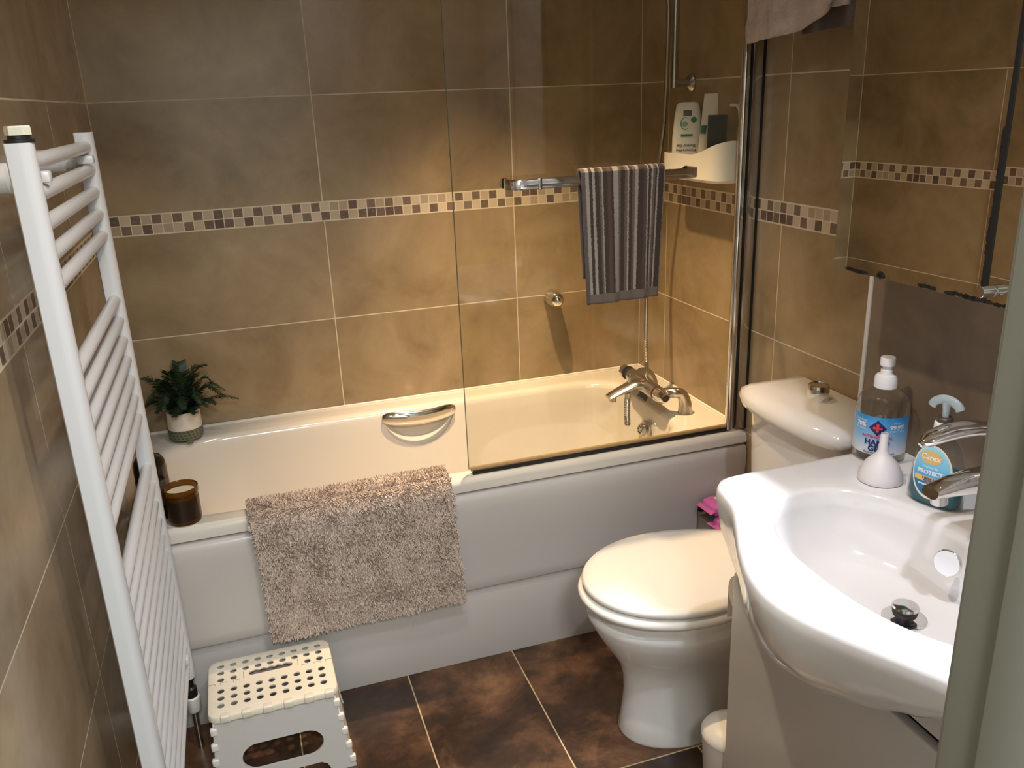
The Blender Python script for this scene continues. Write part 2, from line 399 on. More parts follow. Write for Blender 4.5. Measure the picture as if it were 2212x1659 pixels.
# chrome grip across the hollow
bm = BM(); pts = []; 
for k in range(25):
    t = -1+2*k/24; x = gx+0.122*t; y = -0.112-0.016*(1-t*t); z = gz-0.008-0.010*(1-t*t)-0.004*(abs(t)**6)
    pts.append((x, y, z))
rad = [0.013+0.011*(1-abs(-1+2*k/24)**8) for k in range(25)]
tube(bm, pts, rad, 16, ry=[r*0.5 for r in rad])
obj('grip_handle', bm, CHROME, tub, label='curved chrome grip')
# front panel, rounded on top, cut out at the toilet end
def panel_prof(z0):
    return [(-0.690, 0.542), (-0.706, 0.541), (-0.715, 0.534), (-0.719, 0.520), (-0.718, 0.49), (-0.712, 0.40), (-0.708, 0.37)] + ([(-0.704, 0.27), (-0.703, 0.244), (-0.700, 0.238), (-0.686, 0.237)] if z0 < 0.3 else [(-0.706, 0.362), (-0.690, 0.360)])
bm = BM()
for xa, xb_, z0 in ((0.003, 1.545, 0.237), (1.545, 1.697, 0.36)):
    pf = panel_prof(z0); loft(bm, [[Vector((x, y, z)) for y, z in pf+[(-0.682, pf[-1][1]), (-0.682, 0.542)]] for x in (xa, xb_)])
obj('front_panel', bm, PANEL, tub, ang=50)
bm = BM(); box(bm, 0.003, 1.545, -0.690, -0.674, 0.0, 0.242, 0.001); obj('plinth', bm, PANEL, tub)
# overflow rose on the tap-end wall
oc = Vector((1.522, -0.405, 0.505)); oax = Vector((-1, 0.0, 0.16)).normalized()
bm = BM(); lathe(bm, oc, [(0.031, -0.004), (0.031, 0.003), (0.028, 0.006), (0.020, 0.008), (0.019, 0.017), (0.016, 0.020), (0.001, 0.020)], 32, oax)
ov = obj('overflow_rose', bm, DCHROME, tub)
bm = BM()
for k in range(6):
    c_ = circ(oc+oax*0.0203, 0.0105, 6, oax)[k]; lathe(bm, c_, [(0.0034, 0.0), (0.0034, 0.0006)], 14, oax)
obj('overflow_hole', bm, BLACK, ov, kind='stuff')

# ------------------------------------------------------------ bath mixer tap
def blend(a, b, t): return a+(b-a)*t
tap = thing('bath_mixer_tap', 'chrome bath shower mixer on the tap end of the bathtub', 'tap', (1.59, -0.40, 0.587))
bm = BM()
body = Vector((1.528, -0.385, 0.655))
tube(bm, [(1.528, -0.285, 0.657), (1.528, -0.30, 0.657), (1.528, -0.36, 0.655), (1.528, -0.44, 0.652), (1.528, -0.472, 0.650)], [0.020, 0.024, 0.027, 0.025, 0.023], 24)
# spout
sp = spline([(1.53, -0.40, 0.652), (1.495, -0.398, 0.664), (1.46, -0.396, 0.655), (1.42, -0.394, 0.640), (1.395, -0.393, 0.630)], 6)
tube(bm, sp, [blend(0.019, 0.007, i/(len(sp)-1)) for i in range(len(sp))], 20, ry=[blend(0.034, 0.020, i/(len(sp)-1)) for i in range(len(sp))])
lathe(bm, (1.412, -0.394, 0.615), [(0.011, 0), (0.011, 0.018)], 18)
obj('body', bm, DCHROME, tap)
for y in (-0.300, -0.500):
    bm = BM(); yy = y+(0.012 if y > -0.4 else -0.012)
    tube(bm, spline([(1.535, y*0.8-0.08, 0.652), (1.565, yy, 0.660), (1.590, yy, 0.652), (1.603, yy, 0.625), (1.606, yy, 0.588)], 6), [0.016+0.008*(i/24)**3 for i in range(25)], 18)
    obj('pillar', bm, DCHROME, tap)
bm = BM(); lathe(bm, (1.528, -0.472, 0.650), [(0.0235, 0), (0.0245, 0.002), (0.0245, 0.008), (0.0235, 0.010)], 24, (0, -1, 0)); obj('collar', bm, BLACK, tap)
bm = BM(); lathe(bm, (1.528, -0.482, 0.650), [(0.024, 0), (0.0235, 0.012), (0.021, 0.03), (0.0165, 0.042), (0.0155, 0.045), (0.0115, 0.045), (0.011, 0.041)], 24, (0, -1, 0))
kn = obj('temperature_knob', bm, CHROME, tap)
bm = BM(); lathe(bm, (1.528, -0.5235, 0.650), [(0.0112, 0.0), (0.0112, 0.0008)], 20, (0, -1, 0)); obj('knob_hole', bm, BLACK, kn)
bm = BM(); rd = Vector((-0.75, 0, 0.66)).normalized(); lathe(bm, Vector((1.528, -0.491, 0.650))+rd*0.0222, [(0.005, 0), (0.005, 0.002)], 16, rd)
obj('red_mark', bm, M('red_plastic', (0.75, 0.04, 0.03), 0.3), kn)
bm = BM(); lathe(bm, (1.528, -0.262, 0.657), [(0.0235, 0.0), (0.0235, -0.006)], 20, (0, 1, 0)); lathe(bm, (1.528, -0.285, 0.657), [(0.018, 0), (0.018, 0.02)], 12, (0, 1, 0)); obj('collar', bm, BLACK, tap)
bm = BM(); lathe(bm, (1.528, -0.262, 0.657), [(0.022, 0), (0.023, 0.006), (0.021, 0.026), (0.017, 0.030), (0.001, 0.030)], 8, (0, 1, 0)); obj('flow_knob', bm, DCHROME, tap, ang=20)
bm = BM(); lathe(bm, (1.47, -0.396, 0.670), [(0.006, 0), (0.006, 0.018), (0.010, 0.018), (0.010, 0.03), (0.008, 0.033)], 16); obj('diverter_knob', bm, DCHROME, tap)
bm = BM(); tube(bm, spline([(1.535, -0.37, 0.632), (1.53, -0.372, 0.61), (1.522, -0.374, 0.60)], 4), 0.017, 14); obj('non_return_valve', bm, BLACK, tap)

# shower hose, rising from behind the tap
def ribbed(bm, pts, r, n=10):
    P = spline(pts, 40); d = 0; Q = [P[0]]
    for a, b in zip(P, P[1:]):
        if (b-Q[-1]).length >= 0.0022: Q.append(b)
    tube(bm, Q, [r if i % 2 else r*0.86 for i in range(len(Q))], n)
bm = BM()
ribbed(bm, [(1.607, -0.362, 1.885), (1.600, -0.362, 1.84), (1.606, -0.352, 1.72), (1.610, -0.335, 1.5), (1.605, -0.31, 1.34), (1.59, -0.28, 1.15), (1.575, -0.30, 0.95), (1.553, -0.34, 0.80), (1.545, -0.365, 0.70), (1.538, -0.375, 0.655)], 0.0075)
hose = tag(obj('shower_hose', bm, M('hose_chrome', (0.42, 0.38, 0.32), 0.3, 1.0), at=(1.54, -0.37, 0.66)), 'ribbed chrome shower hose rising from the bath mixer behind the striped towel', 'hose')
# hand held end hanging below the spout
bm = BM(); tube(bm, [(1.462, -0.397, 0.638), (1.462, -0.397, 0.625), (1.461, -0.397, 0.62)], 0.010, 16)
ribbed(bm, [(1.461, -0.397, 0.622), (1.4605, -0.397, 0.60), (1.461, -0.396, 0.56), (1.463, -0.396, 0.53)], 0.0105, 14); lathe(bm, (1.463, -0.396, 0.530), [(0.0104, 0), (0.008, -0.006), (0.001, -0.009)], 14)
obj('hose_tail', bm, DCHROME, tap)

# shower riser rail
ris = thing('shower_riser_rail', 'vertical chrome shower riser rail on the right wall above the white caddy', 'shower rail', (1.70, -0.33, 1.54))
bm = BM(); lathe(bm, (1.640, -0.33, 1.552), [(0.0005, 0), (0.0125, 0.001), (0.0125, 0.62), (0.0005, 0.621)], 20); obj('rail', bm, DCHROME, ris)
for z in (1.565, 2.12):
    bm = BM(); lathe(bm, (1.699, -0.33, z), [(0.026, 0), (0.026, 0.004), (0.020, 0.012), (0.012, 0.016), (0.0115, 0.06)], 28, (-1, 0, 0)); obj('bracket', bm, DCHROME, ris)
bm = BM(); box(bm, 1.60, 1.66, -0.355, -0.305, 1.90, 1.94, 0.008); obj('handset_holder', bm, DCHROME, ris)
bm = BM(); tube(bm, [(1.615, -0.345, 1.92), (1.60, -0.35, 2.0), (1.57, -0.355, 2.12)], [0.010, 0.012, 0.013], 14); lathe(bm, (1.555, -0.357, 2.13), [(0.02, 0.03), (0.045, 0.01), (0.045, 0.0), (0.001, 0.0)], 28, (0.8, 0, 0.55)); obj('handset', bm, DCHROME, ris)

# overflow control knob on the back wall
t = thing('wall_filler_knob', 'oval chrome knob on the back wall above the bathtub', 'knob', (1.355, 0.0, 0.885))
bm = BM(); lathe(bm, (1.355, -0.001, 0.884), [(0.026, 0), (0.0275, 0.006), (0.0275, 0.026)], 32, (0, -1, 0)); obj('back_plate', bm, CHROME, t)
bm = BM(); lathe(bm, (1.355, -0.027, 0.884), [(0.0262, 0), (0.0262, 0.003)], 32, (0, -1, 0)); obj('groove', bm, BLACK, t)
bm = BM(); lathe(bm, (1.355, -0.030, 0.884), [(0.0278, 0), (0.0278, 0.018), (0.0262, 0.034), (0.0215, 0.048), (0.012, 0.058), (0.001, 0.061)], 32, (0, -1, 0)); obj('knob', bm, CHROME, t)

# ------------------------------------------------------------ shower screen
def glass_mat(name, tint, gloss=1.0):
    mt = bpy.data.materials.new(name); mt.use_nodes = True; nt = mt.node_tree; nt.nodes.clear()
    out = nt.nodes.new('ShaderNodeOutputMaterial'); mx = nt.nodes.new('ShaderNodeMixShader'); tr = nt.nodes.new('ShaderNodeBsdfTransparent'); gl = nt.nodes.new('ShaderNodeBsdfGlossy'); fr = nt.nodes.new('ShaderNodeLayerWeight')
    tr.inputs[0].default_value = (*tint, 1); gl.inputs['Roughness'].default_value = 0.03; fr.inputs[0].default_value = 0.5
    NN = NT(nt); fres = NN.m('ADD', NN.m('MULTIPLY', NN.m('POWER', fr.outputs['Facing'], 5.0), 0.9*gloss), 0.035*gloss)
    nt.links.new(fres, mx.inputs[0]); nt.links.new(tr.outputs[0], mx.inputs[1]); nt.links.new(gl.outputs[0], mx.inputs[2]); nt.links.new(mx.outputs[0], out.inputs[0]); return mt
GLASS = glass_mat('screen_glass', (0.955, 0.95, 0.91))
scr = thing('shower_screen', 'clear hinged glass bath screen on the tap half of the bath rim', 'shower screen', (1.70, -0.69, 0.587))
SY = -0.687
bm = BM(); box(bm, 0.853, 1.640, SY-0.003, SY+0.003, 0.602, 2.0, 0.0008, 1); obj('glass_pane', bm, GLASS, scr)
bm = BM(); box(bm, 0.8520, 0.8532, SY-0.0032, SY+0.0032, 0.602, 2.0); obj('glass_edge', bm, M('glass_edge', (0.10, 0.11, 0.07), 0.2), scr, label='dark edge of the glass')
bm = BM(); box(bm, 0.858, 1.648, SY-0.006, SY+0.006, 0.594, 0.606, 0.002); obj('seal_strip', bm, M('amber_seal', (0.42, 0.27, 0.12), 0.35), scr, label='yellowed plastic seal strip')
bm = BM(); box(bm, 0.862, 1.65, SY-0.010, SY-0.0062, 0.587, 0.599, 0.001); box(bm, 0.862, 1.65, SY-0.006, SY+0.004, 0.5868, 0.5938); obj('seal_fin', bm, BLACK, scr, label='black mouldy rubber fin')
bm = BM(); lathe(bm, (1.650, SY-0.003, 0.590), [(0.0115, 0), (0.012, 0.002), (0.012, 1.41), (0.0115, 1.412)], 24); obj('hinge_post', bm, CHROME, scr)
bm = BM(); box(bm, 1.6640, 1.6665, SY-0.008, SY+0.008, 0.592, 2.0); obj('gasket', bm, BLACK, scr)
bm = BM(); box(bm, 1.667, 1.699, SY-0.016, SY+0.014, 0.592, 2.0, 0.002); obj('wall_profile', bm, ALU, scr, label='brushed aluminium wall channel')
bm = BM(); box(bm, 1.6955, 1.699, SY-0.0185, SY-0.0165, 0.592, 2.0); obj('gasket', bm, BLACK, scr)

# towel rail fixed on the outside of the glass
rail = thing('glass_towel_rail', 'flat chrome towel rail fixed on the outside of the shower screen', 'towel rail', (1.24, SY-0.003, 1.345))
RY = -0.742; RZ = 1.344
pts = [(0.987, SY-0.004, RZ), (0.984, -0.712, RZ), (0.990, -0.732, RZ), (1.010, RY, RZ), (1.06, RY, RZ)] + [(x, RY, RZ) for x in (1.2, 1.3, 1.42)] + [(1.466, RY, RZ), (1.487, -0.732, RZ), (1.493, -0.712, RZ), (1.490, SY-0.004, RZ)]
P = spline(pts, 5); bm = BM()
rings = []
for i, q in enumerate(P):
    tdir = (P[min(i+1, len(P)-1)]-P[max(i-1, 0)]).normalized(); nb = tdir.cross(Vector((0, 0, 1))).normalized()
    rings.append([q+nb*a+Vector((0, 0, b)) for a, b in ((-0.004, -0.0125), (0.004, -0.0125), (0.0055, -0.009), (0.0055, 0.009), (0.004, 0.0125), (-0.004, 0.0125), (-0.0055, 0.009), (-0.0055, -0.009))])
loft(bm, rings); obj('bar', bm, CHROME, rail)
for x in (0.987, 1.490):
    bm = BM(); lathe(bm, (x, SY+0.003, RZ), [(0.013, 0), (0.013, 0.006), (0.011, 0.008), (0.001, 0.008)], 20, (0, 1, 0)); obj('fixing_cap', bm, CHROME, rail)
bm = BM(); box(bm, 1.052, 1.062, RY-0.0075, RY+0.007, RZ-0.0145, RZ+0.0145, 0.002); obj('joint_band', bm, DCHROME, rail)

# striped hand towel over the rail
def stripe_mat():
    mt, nt, b = new_mat('striped_terry'); N = NT(nt)
    tc = nt.nodes.new('ShaderNodeTexCoord'); sx = nt.nodes.new('ShaderNodeSeparateXYZ'); nt.links.new(tc.outputs['UV'], sx.inputs[0])
    u = sx.outputs[0]; v = sx.outputs[1]
    rp = nt.nodes.new('ShaderNodeValToRGB'); rp.color_ramp.interpolation = 'CONSTANT'; els = rp.color_ramp.elements
    dk = (0.050, 0.034, 0.026); md = (0.125, 0.090, 0.070); lt = (0.31, 0.275, 0.24); rd = (0.085, 0.052, 0.040)
    seq = [(0.0, md), (0.04, lt), (0.085, dk), (0.12, lt), (0.15, dk), (0.20, md), (0.23, lt), (0.25, dk), (0.30, rd), (0.34, dk), (0.37, lt), (0.43, md), (0.46, dk), (0.51, md), (0.54, lt), (0.56, dk), (0.60, md), (0.635, lt), (0.675, dk), (0.74, rd), (0.78, lt), (0.80, dk), (0.83, lt), (0.855, md), (0.88, dk), (0.90, lt), (0.92, dk), (0.96, dk), (0.985, lt)]
    els[0].position, els[0].color = seq[0][0], (*seq[0][1], 1); els[1].position, els[1].color = seq[-1][0], (*seq[-1][1], 1)
    for p_, c_ in seq[1:-1]: els.new(p_).color = (*c_, 1)
    nz = N.noise(tc.outputs['Object'], 220, 3)
    uu = N.m('ADD', u, N.m('MULTIPLY', N.m('SUBTRACT', nz, 0.5), 0.024)); nt.links.new(uu, rp.inputs[0])
    hem = N.m('LESS_THAN', v, 0.042)
    col = N.mix(hem, rp.outputs[0], (0.15, 0.115, 0.092))
    edge = N.m('LESS_THAN', u, 0.03); col = N.mix(edge, col, (0.10, 0.085, 0.08))
    nt.links.new(col, b.inputs['Base Color']); b.inputs['Roughness'].default_value = 0.95; b.inputs['Sheen Weight'].default_value = 0.04
    bp = nt.nodes.new('ShaderNodeBump'); bp.inputs['Strength'].default_value = 0.8; bp.inputs['Distance'].default_value = 0.003
    nt.links.new(N.noise(tc.outputs['Object'], 420, 3), bp.inputs['Height']); nt.links.new(bp.outputs[0], b.inputs['Normal']); return mt
def sheet(name, fn, nu, nv, thick, mt, **kw):
    """a cloth from fn(s,t)->point, with real thickness and UVs"""
    bm = BM(); uv = bm.loops.layers.uv.new('UVMap'); g = [[bm.verts.new(fn(i/nu, j/nv)) for i in range(nu+1)] for j in range(nv+1)]
    for j in range(nv):
        for i in range(nu):
            f = bm.faces.new((g[j][i], g[j][i+1], g[j+1][i+1], g[j+1][i]))
            for lp, (a, b) in zip(f.loops, ((i, j), (i+1, j), (i+1, j+1), (i, j+1))): lp[uv].uv = (a/nu, b/nv)
    o = obj(name, bm, mt, **kw)
    s = o.modifiers.new('s', 'SOLIDIFY'); s.thickness = thick; s.offset = 0
    return o
def towel_fn(s, t):
    Lf, Lb = 0.325, 0.26; tot = Lf+Lb+0.03; d = t*tot
    # t=0 is the front hem
    x0, x1 = 1.172+0.0*t, 1.374
    if d < Lf: z = RZ+0.015-(Lf-d); y = RY-0.0125; k = (Lf-d)/Lf
    elif d < Lf+0.03:
        a = (d-Lf)/0.03*pi; z = RZ+0.015+0.0115*sin(a); y = RY-0.0125*cos(a); k = 0
    else: z = RZ+0.015-(d-Lf-0.03); y = RY+0.0125; k = (d-Lf-0.03)/Lf
    x = blend(blend(1.160, 1.388, s), blend(1.176, 1.374, s), min(1, k*1.0)) 
    y += (0.004*sin(s*14+0.5)+0.003*sin(s*31))*k*(1 if d < Lf else -0.6)
    z += (s-0.5)*0.004 if k > 0 else 0
    return Vector((x, y, z))
tw = sheet('striped_hand_towel', towel_fn, 60, 90, 0.0055, stripe_mat(), at=(1.27, RY, RZ))
tag(tw, 'brown and grey striped hand towel hanging over the rail on the glass', 'towel')

# ------------------------------------------------------------ shower caddy and bottles
CW = M('caddy_plastic', (0.83, 0.79, 0.72), 0.4)
cad = thing('shower_caddy', 'white plastic corner shower caddy on the right wall', 'caddy', (1.655, -0.49, 1.30))
def caddy_contour(i, z, c=(1.655, -0.49)):
    f = sdf_rr(1.597+i, 1.699-i, -0.655+i, -0.335-i, (0.045, 0.004, 0.03, 0.004)); return ray_contour(f, c, [2*pi*k/72+0.01 for k in range(72)], z)
outer0 = caddy_contour(0.008, 1.298); outer1 = caddy_contour(0.0, 1.306)
def rim(v):  # rim height rises towards the tap-side right corner
    k = max(0, min(1, (-0.50-v.y)/0.155)); return 1.371+0.040*k**1.7
outer2 = [Vector((v.x, v.y, rim(v))) for v in caddy_contour(0.0, 0)]
inner2 = [Vector((v.x, v.y, rim(v))) for v in caddy_contour(0.003, 0)]
inner1 = caddy_contour(0.004, 1.304)
bm = BM(); loft(bm, [outer0, outer1, outer2, inner2, inner1]); obj('basket', bm, CW, cad)
bm = BM(); tube(bm, [(1.694, -0.60, 1.37), (1.690, -0.615, 1.46), (1.690, -0.610, 1.49), (1.694, -0.59, 1.50), (1.694, -0.56, 1.50)], 0.005, 10); obj('hook', bm, CW, cad)
# bottles in the caddy stand turned towards the room
def cpt(c_, u, d, h): # u to the viewer's right, d out towards the viewer
    return Vector((c_[0]+u*0.85-d*0.53, c_[1]-u*0.53-d*0.85, 1.305+h))
gel = thing('shower_gel_bottle', 'white upside-down shower gel bottle with green print in the caddy', 'bottle', (1.647, -0.405, 1.305))
gc = (1.647, -0.405)
bm = BM(); rg_ = []
for h, wd, dp in ((0, 0.034, 0.016), (0.01, 0.040, 0.018), (0.05, 0.044, 0.019), (0.11, 0.0435, 0.019), (0.17, 0.038, 0.018), (0.198, 0.033, 0.015), (0.206, 0.027, 0.011), (0.208, 0.015, 0.006)):
    rg_.append([cpt(gc, wd*math.copysign(abs(sin(a))**0.7, sin(a)), dp*math.copysign(abs(cos(a))**0.8, cos(a)), h) for a in [2*pi*k/40 for k in range(40)]])
loft(bm, rg_); obj('bottle_body', bm, M('gel_bottle_plastic', (0.80, 0.77, 0.70), 0.35), gel)
GREEN = M('green_print', (0.03, 0.20, 0.12), 0.5); GREYP = M('grey_print', (0.12, 0.11, 0.10), 0.5)
def gf(u, v):
    dp = 0.0192*max(0.0, 1-(abs(u)/0.0442)**2.6)**(1/2.2)
    if v > 0.13: dp -= 0.0035*(v-0.13)/0.06
    return cpt(gc, u, dp+0.0012, v)
bm = BM(); patch(bm, gf, -0.012, 0.012, 0.168, 0.185, 6, 2); obj('print', bm, GREYP, gel, smooth=False)
bm = BM(); text_bm(bm, 'Moisture Plus', 0.0105, lambda u, v: gf(-u-0.002, 0.076-v), 0.0002); text_bm(bm, 'Shower Gel', 0.0115, lambda u, v: gf(-u-0.002, 0.089-v), 0.0003); obj('lettering', bm, GREYP, gel, smooth=False)
bm = BM(); patch(bm, gf, -0.018, 0.016, 0.111, 0.118, 10, 1); obj('green_bar', bm, GREEN, gel, smooth=False)
bm = BM(); disc(bm, gf, 0.018, 0.158, 0.0085); obj('green_dot', bm, GREEN, gel, smooth=False)
n_ = 22
bm = BM(); ip = []; op = []
for k in range(n_+1):
    a0 = 0.9+4.6*k/n_; w_ = 0.0012+0.0014*sin(pi*k/n_)
    op.append((-0.006+0.0135*cos(a0), 0.148+0.0175*sin(a0))); ip.append((-0.006+(0.0135-w_)*cos(a0), 0.148+(0.0175-w_)*sin(a0)))
ov_ = [bm.verts.new(gf(*q)) for q in op]; iv_ = [bm.verts.new(gf(*q)) for q in ip]
for k in range(n_): bm.faces.new((ov_[k], ov_[k+1], iv_[k+1], iv_[k]))
obj('ring_motif', bm, GREEN, gel, smooth=False)
bm = BM(); c0 = (-0.007, 0.137); poly(bm, gf, [c0]+[(-0.007+0.011*cos(0.3+k*0.35), 0.142+0.011*sin(0.3+k*0.35)) for k in range(8)]); obj('leaf_motif', bm, M('pale_green_print', (0.25, 0.42, 0.32), 0.5), gel, smooth=False)
tb = thing('squeeze_tube', 'white squeeze tube leaning behind the black carton in the caddy', 'tube', (1.665, -0.485, 1.305))
bm = BM(); tc_ = (1.664, -0.468); rg_ = []
for k, (rw, rd_) in enumerate([(0.015, 0.015), (0.019, 0.018), (0.021, 0.016), (0.022, 0.012), (0.024, 0.006), (0.026, 0.0015)]):
    rg_.append([cpt(tc_, 0.030*k/5-0.005+rw*cos(2*pi*i/28), 0.0+rd_*sin(2*pi*i/28)*0.9-0.012*k/5, 0.228*k/5) for i in range(28)])
loft(bm, rg_); obj('tube_body', bm, M('tube_plastic', (0.80, 0.75, 0.66), 0.4), tb)
def tf(u, v): return cpt(tc_, 0.030*v/0.228-0.005+u, 0.0185-0.022*v/0.228, v)
bm = BM(); patch(bm, tf, -0.020, -0.005, 0.120, 0.142, 3, 2); obj('green_motif', bm, GREEN, tb, smooth=False)
bm = BM(); rg_ = [[cpt((1.655, -0.556), u, d, h) for u, d in ((-0.026, -0.016), (0.026, -0.016), (0.026, 0.016), (-0.026, 0.016))] for h in (0.0, 0.172)]
loft(bm, rg_)
tag(obj('black_carton', bm, M('black_card', (0.012, 0.011, 0.010), 0.3), at=(1.655, -0.556, 1.305), smooth=False), 'tall black carton standing in the right end of the shower caddy', 'carton')

# ------------------------------------------------------------ shaggy bath mat over the bath edge
def mat_surface(s, t):
    """s along the bath, t from inside the tub, over the rim, down the panel"""
    La, Lb, Lc = 0.06, 0.07, 0.36
    d = t*(La+Lb+Lc); 
    path = [(0.0, -0.640, 0.545), (0.045, -0.644, 0.588), (0.062, -0.655, 0.598), (0.12, -0.712, 0.597), (0.138, -0.730, 0.588), (0.16, -0.735, 0.565), (0.30, -0.733, 0.42), (0.49, -0.727, 0.235)]
    for a, b in zip(path, path[1:]):
        if d <= b[0]+1e-6:
            k = (d-a[0])/(b[0]-a[0]); y, z = blend(a[1], b[1], k), blend(a[2], b[2], k); break
    x = blend(0.282+0.020*max(0, t-0.3), 0.795+0.020*max(0, t-0.3), s)
    if t < 0.33: x -= 0.004
    x += 0.004*sin(t*9)*(s-0.5)
    y -= 0.006*(sin(s*9+t*7)*0.5+0.5)*max(0, t-0.3)
    z += 0.004*(s-0.5)
    return Vector((x, y, z))
mat = thing('shaggy_bath_mat', 'beige shaggy bath mat draped over the front edge of the bathtub', 'bath mat', (0.54, -0.73, 0.60))
bm = BM(); nu, nv = 40, 60
g = [[bm.verts.new(mat_surface(i/nu, j/nv)) for i in range(nu+1)] for j in range(nv+1)]
for j in range(nv):
    for i in range(nu): bm.faces.new((g[j][i], g[j][i+1], g[j+1][i+1], g[j+1][i]))
mb = obj('backing', bm, M('mat_backing', (0.36, 0.29, 0.235), 0.95), mat)
s_ = mb.modifiers.new('s', 'SOLIDIFY'); s_.thickness = 0.007; s_.offset = 0
bm = BM(); rnd = random.Random(3)
lay = bm.loops.layers.uv.new('UVMap')
for _ in range(44000):
    s, t = rnd.random(), rnd.random()
    p0 = mat_surface(s, t); e = 0.004
    du = (mat_surface(min(1, s+e), t)-mat_surface(max(0, s-e), t)).normalized(); dv = (mat_surface(s, min(1, t+e))-mat_surface(s, max(0, t-e))).normalized()
    nr = dv.cross(du).normalized()
    if nr.y > 0 and t > 0.3: nr = -nr
    if nr.z < 0 and t <= 0.3: nr = -nr
    fx = noise.noise(Vector((p0.x*22, p0.z*22+p0.y*22, 1.3)))*0.8; fz = noise.noise(Vector((p0.x*22, p0.z*22+p0.y*22, 7.7)))*0.8
    low = 0.62 if (t > 0.8 and t < 0.86) else 1.0   # woven groove near the hem
    L = (0.0095+0.007*rnd.random())*low
    lean = (du*(fx+rnd.uniform(-0.8, 0.8))+dv*(0.30+fz+rnd.uniform(-0.8, 0.8)))
    tip = p0+(nr*1.0+lean*0.75).normalized()*L; midp = p0+(nr*1.2+lean*0.2).normalized()*L*0.55
    wv = nr.cross(lean); wv = (wv.normalized() if wv.length > 1e-4 else du)*(0.0009+0.0006*rnd.random())
    va = [bm.verts.new(q) for q in (p0-wv, p0+wv, midp+wv, midp-wv, tip+wv*0.5, tip-wv*0.5)]
    f1 = bm.faces.new((va[0], va[1], va[2], va[3])); f2 = bm.faces.new((va[3], va[2], va[4], va[5]))
    c = rnd.random()
    for f in (f1, f2):
        for lp in f.loops: lp[lay].uv = (c, 0.5)
mt, nt, b = new_mat('mat_pile'); tc = nt.nodes.new('ShaderNodeTexCoord'); sx = nt.nodes.new('ShaderNodeSeparateXYZ'); nt.links.new(tc.outputs['UV'], sx.inputs[0]); N = NT(nt)
nt.links.new(N.ramp(sx.outputs[0], (0.0, (0.43, 0.335, 0.28)), (1.0, (0.72, 0.59, 0.49))), b.inputs['Base Color']); b.inputs['Roughness'].default_value = 0.8; b.inputs['Specular IOR Level'].default_value = 0.2
me = bpy.data.meshes.new('pile'); bmesh.ops.translate(bm, verts=bm.verts[:], vec=-Vector(mat.location)); bm.to_mesh(me); bm.free(); me.materials.append(mt)
pile = bpy.data.objects.new('pile', me); COL.objects.link(pile); pile.parent = mat; pile['kind'] = 'stuff'

# ------------------------------------------------------------ towel radiator
rad_ = thing('towel_radiator', 'tall white ladder towel radiator on the left wall', 'radiator', (0.083, -1.07, 0.216))
for yc in (-0.775, -1.372):
    bm = BM(); pf = []
    for k in range(13):
        a = -pi/2+pi*k/12; pf.append((0.083+0.017*max(0, cos(a))**0.8 if cos(a) > 0 else 0.083, yc+0.0205*sin(a)))
    pf = pf+[(0.0675, yc+0.0205), (0.0655, yc+0.018), (0.0655, yc-0.018), (0.0675, yc-0.0205)]
    loft(bm, [[Vector((x, y, z)) for x, y in pf] for z in (0.216, 1.51)]); obj('upright', bm, RADW, rad_, ang=40)
zs = [1.482-0.0437*k for k in range(5)]+[1.172-0.0437*k for k in range(7)]+[0.787-0.0437*k for k in range(13)]
for z in zs:
    bm = BM(); lathe(bm, (0.083, -0.79, z), [(0.0118, 0), (0.0118, 0.57)], 18, (0, -1, 0)); obj('rung', bm, RADW, rad_)
for yc in (-0.83, -1.30):
    for z in (1.46, 0.30):
        bm = BM(); lathe(bm, (0.0006, yc, z), [(0.022, 0), (0.022, 0.045), (0.015, 0.05), (0.015, 0.068)], 20, (1, 0, 0)); box(bm, 0.068, 0.100, yc-0.012, yc+0.012, z-0.008, z+0.008, 0.003); obj('wall_bracket', bm, RADW, rad_)
bm = BM(); lathe(bm, (0.083, -1.372, 1.510), [(0.019, 0), (0.019, 0.004), (0.014, 0.005), (0.014, 0.010)], 24); pl = obj('plug_washer', bm, BLACK, rad_)
bm = BM(); lathe(bm, (0.083, -1.372, 1.520), [(0.0165, 0), (0.0165, 0.010), (0.0155, 0.012), (0.001, 0.012)], 6); obj('bleed_plug', bm, M('cream_plug', (0.72, 0.70, 0.58), 0.35), rad_, ang=20)
for yc in (-0.775, -1.372):
    bm = BM(); lathe(bm, (0.083, yc, 0.216), [(0.013, 0), (0.013, -0.012), (0.010, -0.014), (0.010, -0.03), (0.015, -0.034), (0.015, -0.06)], 20); v_ = obj('valve', bm, M('valve_metal', (0.03, 0.03, 0.028), 0.3, 0.6), rad_)
    bm = BM(); lathe(bm, (0.083, yc, 0.158), [(0.0155, 0), (0.0185, -0.003), (0.0175, -0.04), (0.015, -0.044), (0.001, -0.044)], 24); obj('valve_cap', bm, WHITEP, v_)
    bm = BM(); tube(bm, [(0.083, yc, 0.13), (0.083, yc, 0.0)], 0.0075, 14); obj('pipe', bm, DCHROME, rad_)

